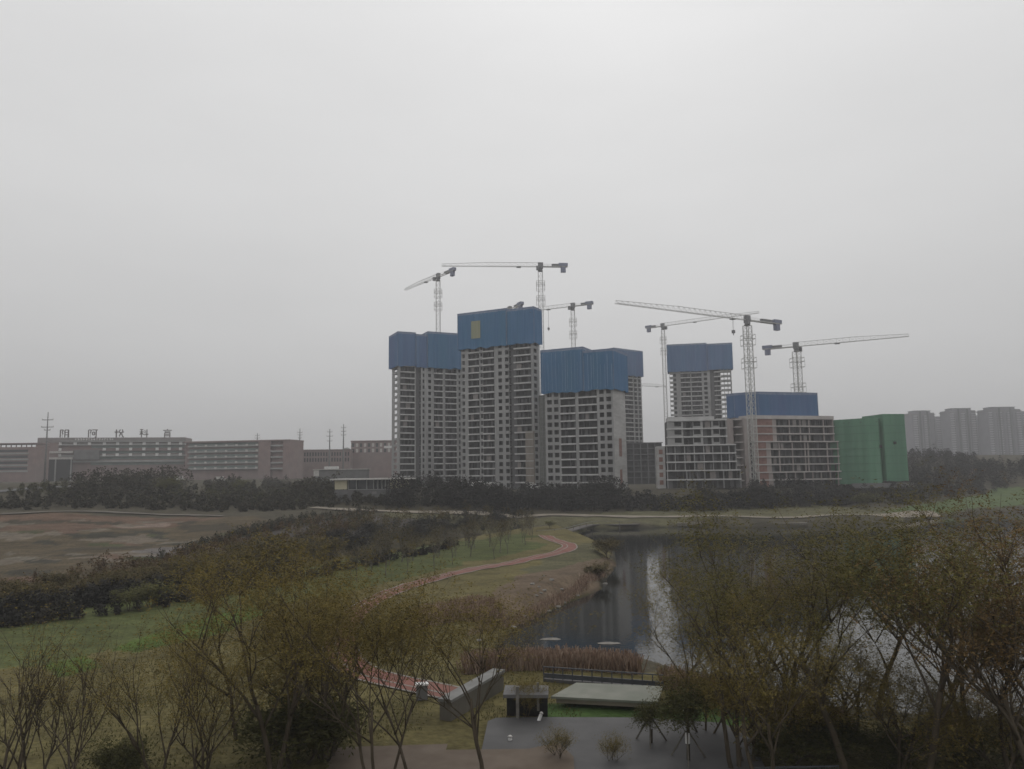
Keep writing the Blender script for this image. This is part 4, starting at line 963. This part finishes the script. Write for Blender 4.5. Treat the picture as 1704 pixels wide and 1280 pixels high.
for i, (x, y) in enumerate(rocks):
    p = G(x, y); o = link('rock', RM[i % 4]); s_ = random.uniform(.2, .42); o.location = (p.x, p.y, gz(p.x, p.y)+.05); o.scale = (s_*1.3, s_, s_); o.rotation_euler = (0, 0, random.uniform(0, 6))
    tag(o, 'pale shore stone on the grassy spit of the pond', 'rock', 'stones along the pond spit')
for (x, y, w, l) in ((917, 1064, 1.15, 'left'), (1013, 1071, 1.1, 'right')):
    p = atz(x, y, 0); o = link('floating_mat', RM[1] if l == 'left' else RM[2]); o.location = (p.x, p.y, 0); o.scale = (w, .5, .22)
    tag(o, 'pale floating mat on the dark pond, %s of the two' % ('the one nearer the spit,' if l == 'left' else 'the one out in open water,'), 'floating mat')
# ------------------------------------------------------------------ trees
def gen_tree(seed, H=9.0, stems=2, spread=.35, leaves=6000, leaf=(.26, .075), thick=.11, crown_lo=.3, sig=.5, trunk=.36, up=.3):
    rg = random.Random(seed); rn = np.random.default_rng(seed); T = MB(); tips = []
    def branch(p, d, L, r, lev):
        n = 5 if lev == 0 else 4; pts = [p]; rad = [r]; q = p.copy(); dd = d.copy()
        for i in range(n):
            dd = (dd + Vector((rg.uniform(-1, 1), rg.uniform(-1, 1), rg.uniform(-.2, .5)))*.15*(1+.3*lev)).normalized()
            q = q + dd*(L/n); pts.append(q.copy()); rad.append(r*(1-.68*(i+1)/n) if lev else r*(1-.38*(i+1)/n))
        T.tube(pts, rad, 6 if lev < 2 else 4)
        if lev >= 1:
            for i in range(1 if lev > 1 else 2, n+1): tips.append((pts[i], lev))
        if lev < 3:
            nb = (4, 4, 4)[lev]; a0 = rg.uniform(0, 6.283)
            for k in range(nb):
                f = rg.uniform(.35, .97) if lev else .55+.45*(k+rg.uniform(.2, .9))/nb
                i = min(n-1, int(f*n)); b = pts[i].lerp(pts[i+1], f*n-i)
                a = a0 + 2.4*k + rg.uniform(-.5, .5); out = Vector((math.cos(a), math.sin(a), 0))
                nd = (dd*rg.uniform(.7, 1.1) + out*rg.uniform(.4, .8)*(1+spread) + Vector((0, 0, up))).normalized()
                branch(b, nd, L*(rg.uniform(.75, 1.1) if lev == 0 else rg.uniform(.45, .7)), rad[i]*rg.uniform(.5, .72), lev+1)
    for s in range(stems):
        a = 6.283*s/stems + rg.uniform(-.4, .4); lean = spread*rg.uniform(.3, .8) if stems > 1 else .08
        branch(Vector((math.cos(a)*.12*(stems > 1), math.sin(a)*.12*(stems > 1), -.3)), Vector((math.cos(a)*lean, math.sin(a)*lean, 1)).normalized(), H*trunk*rg.uniform(.85, 1.1), thick, 0)
    zmax = max(t[0].z for t in tips); k = H/zmax
    T.v = [(x*k, y*k, z*k if z > 0 else z) for x, y, z in T.v]
    C = None
    if leaves:
        tp = np.array([[t[0].x*k, t[0].y*k, t[0].z*k] for t in tips if t[0].z*k > H*crown_lo])
        w = rn.uniform(.05, 1, len(tp))**2*(.5 + tp[:, 2]/H); w /= w.sum()
        per = 14 if leaves > 1500 else 6; ns = leaves//per
        c = tp[rn.choice(len(tp), ns, p=w)] + rn.normal(size=(ns, 3))*np.array([sig, sig, sig*.65])
        C = spray_quads(c, per, leaf[0], leaf[1], leaf[0]*5.2, rn)
    return T, C
PROTO = {}
def proto(key, bark, leafmat, **kw):
    T, C = gen_tree(**kw); PROTO[key] = (T.mesh('trunk', bark, True), quads('crown', C, leafmat) if C is not None else None, kw['H'])
for i in range(3): proto(f'olive{i}', M['bark'], M['leaf_olive'], seed=100+i, H=11, stems=1+i, leaves=18500, leaf=(.13, .036), crown_lo=.34, sig=.62)
for i in range(2): proto(f'slim{i}', M['bark'], M['leaf_olive'], seed=150+i, H=11, stems=2-i, leaves=12500, leaf=(.13, .036), crown_lo=.56, sig=.62, trunk=.52, spread=.25)
for i in range(3): proto(f'green{i}', M['bark'], M['leaf_green'], seed=200+i, H=11, stems=1+i % 2, leaves=21000, leaf=(.135, .038), spread=.45, crown_lo=.28, sig=.65)
for i in range(2): proto(f'brown{i}', M['bark'], M['leaf_brown'], seed=300+i, H=11, stems=2, leaves=19000, leaf=(.13, .036), crown_lo=.3, sig=.6)
for i in range(2): proto(f'low{i}', M['bark'], M['leaf_olive'], seed=350+i, H=5, stems=3, leaves=15000, leaf=(.13, .036), spread=.6, crown_lo=.08, sig=.48, thick=.06)
for i in range(2): proto(f'sparse{i}', M['bark'], M['leaf_olive'], seed=400+i, H=10, stems=2+i, leaves=11000, leaf=(.125, .034), thick=.085, sig=.5, spread=.12, crown_lo=.4, up=.5)
for i in range(3): proto(f'bare{i}', M['bark'], M['leaf_olive'], seed=500+i, H=10, stems=2, leaves=1400, leaf=(.15, .04), spread=.12, thick=.08, sig=.4, up=.6, crown_lo=.45)
for i in range(2): proto(f'bush{i}', M['bark'], M['leaf_dark'], seed=600+i, H=3.2, stems=4, leaves=6000, leaf=(.24, .08), spread=.9, thick=.05, crown_lo=.05, sig=.42)
for i in range(2): proto(f'sapling{i}', M['bark_pale'], M['shrub'], seed=700+i, H=6, stems=1, leaves=420, leaf=(.3, .08), spread=.0, thick=.06, sig=.25, up=.6)
for i in range(3): proto(f'mid{i}', M['bark'], M['shrub'], seed=800+i, H=6, stems=3, leaves=3600, leaf=(.42, .16), spread=.8, thick=.08, crown_lo=.06, sig=.6)
proto('midyg', M['bark'], M['shrub_yg'], seed=811, H=6, stems=3, leaves=2600, leaf=(.42, .16), spread=.8, thick=.08, crown_lo=.06, sig=.6)
proto('mid_dark', M['bark'], M['wood_far'], seed=821, H=7, stems=3, leaves=3200, leaf=(.5, .2), spread=.9, thick=.08, crown_lo=.06, sig=.7)
def plant(key, px, Y, topy, label, cat='tree', group=None, name=None, lean=0.0, rz=None, wide=1.0, pos=None):
    tm, cm, H = PROTO[key]
    x = pos[0] if pos else at(px, 1000 if Y < 100 else 860, Y).x; zg = gz(x, Y); zt = zat(px, topy, Y) if pos is None else zg + pos[2]
    s = max(.15, (zt-zg)/H)
    r = empty(name or ('shrub' if 'bush' in key else 'tree'), (x, Y, zg), random.uniform(0, 6.28) if rz is None else rz, label, cat, group)
    r.rotation_euler = (0, lean, r.rotation_euler.z); r.scale = (s*wide, s*wide, s)
    link('trunk', tm, r)
    if cm: link('crown', cm, r)
    return r
near = [ # key, px, distance, top pixel, label
 ('bare0', 28, 33.5, 985, 'nearly bare forked tree at the lower left corner'), ('bare1', 72, 35.5, 1005, 'nearly bare tree second from the left edge'),
 ('bare2', 122, 33, 1020, 'leaning bare tree with one long side branch on the brown lawn'), ('sparse0', 272, 36.5, 1010, 'thin sparse leaved tree standing left on the lawn'),
 ('sparse1', 335, 35, 1015, 'sparse many stemmed tree right of the thin lawn tree'), ('olive1', 462, 37.5, 868, 'tallest olive brown tree left of the red path'),
 ('olive0', 400, 44, 910, 'slender olive tree behind the left edge of the tallest olive tree'), ('olive2', 548, 41, 895, 'olive tree between the tallest olive tree and the red path'),
 ('olive0', 500, 47, 900, 'olive tree set back right of the tallest olive tree'),
 ('slim0', 622, 34.5, 905, 'slim olive tree with trunk in front of the bend of the red path'), ('slim1', 690, 35.5, 915, 'slim forked olive tree before the straight of the red path'), ('slim1', 650, 37.5, 965, 'slim olive tree between its two slim neighbours before the red path'),
 ('slim0', 806, 36.5, 910, 'forked olive tree in front of the wing wall'),
 ('olive0', 1130, 46, 948, 'leftmost olive tree of the right hand thicket'), ('green1', 1212, 39, 884, 'olive tree second from the left in the right hand thicket'),
 ('olive2', 1300, 41, 866, 'olive tree over the picket railing'), ('green0', 1395, 38, 813, 'dense dark olive tree in the middle of the right hand thicket'),
 ('green2', 1515, 36, 814, 'dark tree with a leaning trunk in the right hand thicket'), ('green0', 1448, 46, 854, 'olive tree behind the leaning trunk'),
 ('slim1', 1352, 49, 909, 'olive tree set back behind the thicket'), ('green1', 1592, 40, 805, 'dark olive tree beside the twin trunks at right'),
 ('brown0', 1668, 36.5, 785, 'tall rusty tree with slim twin trunks near the right edge'), ('brown1', 1722, 33, 805, 'rusty brown tree cut by the right edge'),
 ('sparse1', 1555, 47, 895, 'sparse tree against the bright water at right'), ('olive1', 1258, 35, 975, 'low olive tree in the front of the right hand thicket'),
 ('slim1', 1630, 34.5, 955, 'low olive tree in the lower right corner'),
 ('low1', 1485, 38, 1110, 'low olive thicket shrub left of the leaning trunk'), ('low0', 1575, 39.5, 1130, 'low olive thicket shrub right of the leaning trunk'), ('low1', 1660, 37, 1140, 'low olive thicket shrub at the foot of the rusty tree'),
 ('low0', 1165, 44, 1080, 'low olive thicket shrub at the left end of the right hand thicket'), ('low1', 1235, 40, 1100, 'low olive thicket shrub left of the picket railing'),
 ('low0', 1330, 41, 1080, 'low olive thicket shrub behind the picket railing'), ('low1', 1405, 44, 1060, 'low olive thicket shrub under the dense dark tree'), ('low0', 515, 43, 1040, 'low olive shrub between the two olive trees left of the path')]
for k, px, Y, ty, lab in near: plant(k, px, Y, ty, lab, group='trees of the near bank', lean=R(9) if 'leaning' in lab else 0)
for k, px, Y, ty, lab, wd in (('bush0', 500, 40.5, 1150, 'dark green rounded bush under the tallest olive tree', 1.2), ('bush1', 545, 41.5, 1165, 'dark bush right of the rounded bush', 1.0),
    ('bush1', 1300, 40, 1205, 'dark shrub behind the picket railing', 1.5), ('bush0', 1375, 40.5, 1190, 'dark shrub in the middle of the right hand thicket', 1.6), ('bush0', 1560, 40, 1195, 'dark shrub at the foot of the leaning trunk', 1.6),
    ('bush1', 1470, 39.5, 1215, 'low dark shrub beside the leaning trunk', 1.4), ('bush1', 1690, 39, 1200, 'dark shrub in the lower right corner', 1.5), ('bush0', 205, 38.5, 1225, 'small dark shrub at the bottom of the brown lawn', 1.0), ('low1', 925, 40.5, 1212, 'small brown shrub at the rim of the brown paving', .8), ('low0', 1012, 40, 1216, 'low olive shrub on the plaza left of the staked trees', .7), ('low0', 872, 48.0, 1118, 'olive shrub hanging over the culvert mouth', .9)):
    plant(k, px, Y, ty, lab, 'shrub', wide=wd)
def staked(px, Y, topy, label, crown='bush0'):
    x = at(px, 1200, Y).x; zg = gz(x, Y)+.1; r = empty('staked_tree', (x, Y, zg), 0, label, 'tree', 'newly planted staked trees')
    H = zat(px, topy, Y)-zg
    MB().tube([(0, 0, 0), (.05, 0, H*.5), (0, 0, H*.8)], [.09, .08, .05], 7).build('trunk', M['bark'], r, True)
    MB().tube([(0, 0, 1.0), (.0, 0, 1.5)], [.12, .115], 8).build('trunk_wrap', M['white'], r)
    for a in (0.3, 2.4, 4.5): MB().bar((1.1*math.cos(a), 1.1*math.sin(a), 0), (.08*math.cos(a), .08*math.sin(a), 1.55), .07).build('stake', M['bark_pale'], r)
    tm, cm, h = PROTO[crown]; c = link('crown', cm, r); s_ = H*.62/h; c.scale = (s_*.8, s_*.8, s_); c.location = (0, 0, H*.36)
staked(1082, 42.5, 1165, 'small dark staked tree beside the pale platform', 'bush1'); staked(1143, 40, 1130, 'staked tree with a white trunk wrap on the plaza', 'bush0')
# saplings over the spit and canal bank
sap = 0
for i in range(46):
    t = i/45; px = 590 + 300*t + random.uniform(-14, 14); py = 962 - 62*t + random.uniform(-16, 14); p = G(px, py)
    if hz(p.x, p.y) < .5 or p.y > 215: continue
    h_ = random.uniform(4.0, 6.5)
    r = plant(f'sapling{i % 2}', px, p.y, 0, 'thin young tree planted beside the red path on the spit', group='young trees on the spit', pos=(p.x, 0, h_))
# scrub trees between the field and the canal, and along the canal
for i, (px, py, h_, key) in enumerate([(30, 1016, 4, 'mid0'), (80, 1008, 3.5, 'mid1'), (140, 1003, 4, 'mid2'), (190, 996, 4, 'mid0'), (235, 988, 4.5, 'mid1'), (285, 981, 4.5, 'mid2'), (330, 974, 5, 'mid0'), (372, 967, 5, 'mid1'), (418, 957, 6, 'mid2'),
    (455, 950, 6.5, 'mid0'), (495, 944, 6.5, 'mid1'), (300, 958, 4, 'mid1'), (350, 945, 4, 'mid2'), (400, 935, 4, 'mid0'), (455, 925, 4.5, 'mid_dark'), (500, 920, 4.5, 'mid_dark'), (545, 928, 5, 'mid0'), (590, 918, 5, 'mid_dark'), (640, 908, 5, 'mid_dark'), (690, 898, 5, 'mid_dark'), (740, 890, 5, 'mid_dark'),
    (560, 903, 4, 'mid_dark'), (620, 892, 4, 'mid_dark'), (700, 881, 4, 'mid_dark'), (780, 880, 5, 'mid_dark'), (830, 874, 5, 'mid_dark'), (20, 992, 3, 'mid2'), (90, 982, 3, 'mid0'), (-30, 1009, 4, 'mid1'), (250, 970, 3.5, 'mid2'), (200, 976, 3, 'mid1'), (250, 1012, 3.5, 'midyg'), (215, 1018, 3.0, 'midyg')]):
    p = G(px, py)
    nm = {'m': 'olive brown scrub tree on the field bank of the canal'}['m'] if key in ('mid0', 'mid1', 'mid2') else ('dark scrub tree on the far bank of the canal' if key == 'mid_dark' else 'yellow green bush by the dark canal')
    plant(key, px, p.y, 0, nm, group={'o': 'olive scrub trees of the canal', 'd': 'dark scrub trees of the canal', 'y': 'yellow green canal bushes'}[nm[0]], pos=(p.x, 0, h_*.8), wide=1.4)
def patch_plant(key, px, py, h_, lab, grp=None, wide=1.2, cat='tree'):
    p = G(px, py); return plant(key, px, p.y, 0, lab, cat, grp, pos=(p.x, 0, h_), wide=wide)
patch_plant('midyg', 1440, 846, 5.5, 'bright yellow green bush on the far shore below the green block', wide=1.3, cat='shrub')
patch_plant('midyg', 280, 826, 6, 'yellow green tree in front of the school wing', wide=1.3)
patch_plant('midyg', 400, 822, 5, 'yellow green tree right of the school forecourt', wide=1.3)
patch_plant('mid0', 1012, 930, 3.6, 'rounded brown bush at the tip of the spit', wide=1.3, cat='shrub'); patch_plant('mid2', 995, 962, 2.6, 'low olive bush on the pond side of the spit', wide=1.5, cat='shrub')
patch_plant('midyg', 915, 880, 2.0, 'small yellow bush beside the boardwalk', wide=1.4, cat='shrub'); patch_plant('midyg', 968, 880, 1.8, 'small yellow bush at the far end of the spit', wide=1.4, cat='shrub')
for px, Y, ty in ((690, 262, 790), (722, 264, 786), (650, 268, 800), (755, 262, 792), (838, 262, 806), (930, 258, 803), (1010, 256, 801), (1175, 250, 806), (1250, 250, 803)):
    plant('mid_dark', px, Y, ty, 'taller dark tree standing out of the wooded belt below the towers', group='taller trees of the belt', wide=1.1)
# ------------------------------------------------------------------ uncountable growth
def wood(name, label_kind, px_rows, mat, density, size, seed, clump=1.4, hgt=(3, 6)):
    """px_rows: strips (polyline at the foot in pixels, depth in m, height range)"""
    rn = np.random.default_rng(seed); cs = []
    for line, depth, (h0, h1), n in px_rows:
        pts = [G(x, y) for x, y in line]; seg = np.array([p[:2] for p in pts]); cum = np.concatenate([[0], np.cumsum(np.linalg.norm(np.diff(seg, axis=0), axis=1))])
        nt = n
        for _ in range(nt):
            u = rn.uniform(0, cum[-1]); x = np.interp(u, cum, seg[:, 0]); y = np.interp(u, cum, seg[:, 1]) + rn.uniform(0, depth); x += rn.normal()*1.0
            z = gz(float(x), float(y)); h = rn.uniform(h0, h1)*(.75+.5*(mnoise.noise((float(x)*.08, float(y)*.08, seed))+.5)); w = (h+.8)*rn.uniform(.25, .45)
            k = density; t = rn.uniform(0, 1, k); rr = np.sqrt(rn.uniform(0, 1, k))*w*(np.sin(np.pi*np.clip(t*.85+.12, 0, 1))**.7); a = rn.uniform(0, 6.283, k)
            cs.append(np.stack([x+rr*np.cos(a), y+rr*np.sin(a), z + .2 + t*h + rn.normal(size=k)*.25], 1))
    C = np.concatenate(cs)
    return tag(link(name, quads(name, leaf_quads(C, size, size*.45, rng=rn, up=.25), mat)), kind='stuff')
wood('woodland', 0, [([(640, 846), (760, 848), (900, 850), (1050, 850)], 14, (4.5, 7.0), 330), ([(1050, 850), (1180, 850), (1300, 848), (1400, 842), (1470, 838)], 10, (2.6, 4.2), 300), ([(1290, 838), (1400, 830), (1500, 822)], 26, (2.5, 4), 150)], M['wood_far'], 130, .7, 5)
wood('hillside_woodland', 0, [([(1500, 842), (1600, 826), (1704, 806), (1800, 795)], 40, (3.0, 6.0), 230), ([(1500, 812), (1600, 800), (1720, 790)], 170, (4, 7), 520)], M['wood_far'], 110, .9, 6)
wood('school_woodland', 0, [([(95, 822), (230, 824)], 40, (4, 7), 90), ([(-60, 850), (60, 848), (200, 848), (400, 852), (520, 848), (640, 842)], 40, (.8, 2.6), 480), ([(250, 826), (400, 830), (540, 832), (640, 826)], 50, (1.5, 4.0), 150), ([(240, 812), (480, 815), (640, 812)], 60, (2, 4.5), 90), ([(480, 835), (560, 838)], 16, (5, 7), 60)], M['wood_left'], 110, .8, 7)
wood('meadow_scrub', 0, [([(240, 838), (420, 842), (560, 840)], 60, (1.0, 3.0), 170), ([(-60, 828), (90, 830)], 40, (1, 2.2), 60)], M['shrub_yg2'], 70, .6, 17)
wood('canal_scrub', 0, [([(380, 930), (520, 905), (640, 885), (760, 872), (880, 868)], 18, (.8, 3.0), 130), ([(0, 1018), (180, 996), (340, 970), (480, 940)], 12, (.5, 2.2), 120)], M['shrub'], 70, .42, 8)
wood('rusty_scrub', 0, [([(-40, 1005), (120, 985), (300, 955), (440, 930), (560, 900)], 22, (.3, 1.8), 330), ([(200, 960), (330, 925), (480, 895), (600, 880)], 30, (.3, 1.3), 150)], M['rust'], 60, .4, 18)
wood('field_scrub', 0, [([(240, 940), (340, 912), (450, 885), (600, 868)], 24, (.25, 1.3), 260)], M['wood_left'], 50, .4, 20)
wood('dark_scrub_and_shade', 0, [([(520, 935), (640, 910), (760, 885), (880, 872)], 14, (1.0, 2.8), 120), ([(p[0], p[1]) for p in [(-60, 1036), (90, 1019), (180, 1006), (350, 981), (480, 956)]], 2.0, (1.0, 2.3), 200), ([(-60, 1052), (90, 1036), (180, 1022), (350, 998), (480, 970), (640, 936), (760, 910)], 1.5, (.3, 1.2), 200)], M['wood_far'], 90, .42, 9)  # last strip is added: low dark growth imitating dark water and shadow
def reeds(name, px_line, depth, n, h, seed):
    rn = np.random.default_rng(seed); pts = [G(x, y) for x, y in px_line]; seg = np.array([p[:2] for p in pts]); cum = np.concatenate([[0], np.cumsum(np.linalg.norm(np.diff(seg, axis=0), axis=1))])
    u = rn.uniform(0, cum[-1], n); x = np.interp(u, cum, seg[:, 0]) + rn.normal(size=n)*.2; y = np.interp(u, cum, seg[:, 1]) + rn.uniform(-depth/2, depth/2, n)
    z = np.array([gz(float(a), float(b)) for a, b in zip(x, y)]); hh = h*rn.uniform(.5, 1.2, n); a = rn.uniform(0, 6.283, n); w = .05
    lean = rn.normal(size=(n, 2))*.22*hh[:, None]
    b0 = np.stack([x-np.cos(a)*w, y-np.sin(a)*w, z], 1); b1 = np.stack([x+np.cos(a)*w, y+np.sin(a)*w, z], 1)
    t1_ = np.stack([x+lean[:, 0]+np.cos(a)*w*.6, y+lean[:, 1]+np.sin(a)*w*.6, z+hh], 1); t0_ = np.stack([x+lean[:, 0]-np.cos(a)*w*.6, y+lean[:, 1], z+hh], 1)
    return tag(link(name, quads(name, np.stack([b0, b1, t1_, t0_], 1), M['reed'])), kind='stuff')
reeds('reeds', [(775, 1117), (850, 1112), (960, 1110), (1060, 1118)], 2.4, 5200, 1.15, 1)
reeds('reeds', [(690, 1040), (760, 1025), (830, 1030)], 7, 4200, 1.2, 2)
reeds('reeds', [(830, 1042), (900, 1014), (960, 985), (1005, 955)], 3, 2500, .5, 3)
reeds('reeds', [(1110, 1140), (1250, 1178), (1400, 1215)], 3, 4200, 1.0, 4)

rn = np.random.default_rng(77); gx, gy = rn.uniform(-34, 4, 60000), rn.uniform(36, 82, 60000)
ok = ~inside(gx, gy, POND) & (np.array([mnoise.noise((float(a)*.35, float(b)*.35, 2)) for a, b in zip(gx, gy)]) > rn.uniform(-.5, .6, 60000)) & (np.abs(gx) < gy*.72)
gx, gy = gx[ok], gy[ok]; ok = np.min([np.hypot(gx-p.x, gy-p.y) for p in pl], axis=0) > 1.9; gx, gy = gx[ok], gy[ok]
pv2 = [tuple(G(x, y)[:2]) for x, y in [(560, 1248), (738, 1208), (830, 1200), (1250, 1205), (1330, 1400), (400, 1420)]]; ok = ~inside(gx, gy, pv2); gx, gy = gx[ok], gy[ok]
gzv = height(gx, gy); ok = gzv > .6; gx, gy, gzv = gx[ok], gy[ok], gzv[ok]
C_ = np.stack([gx, gy, gzv+.06], 1); tag(link('grass', quads('grass', leaf_quads(C_, .26, .045, rng=rn, up=1.6), M['grass'])), kind='stuff')
# ------------------------------------------------------------------ haze
hm = bpy.data.materials.new('haze_air'); hm.use_nodes = True; hn, hl = hm.node_tree.nodes, hm.node_tree.links
for n in list(hn):
    if n.type != 'OUTPUT_MATERIAL': hn.remove(n)
pv_ = hn.new('ShaderNodeVolumePrincipled'); pv_.inputs['Color'].default_value = (.97, .97, .98, 1); pv_.inputs['Density'].default_value = HAZE_DENSITY; pv_.inputs['Anisotropy'].default_value = 0.2
hl.new(pv_.outputs[0], [n for n in hn if n.type == 'OUTPUT_MATERIAL'][0].inputs['Volume'])
hb = MB().box(-1950, 1950, -60, 2450, -4, 140); tag(hb.build('haze', hm), kind='stuff')
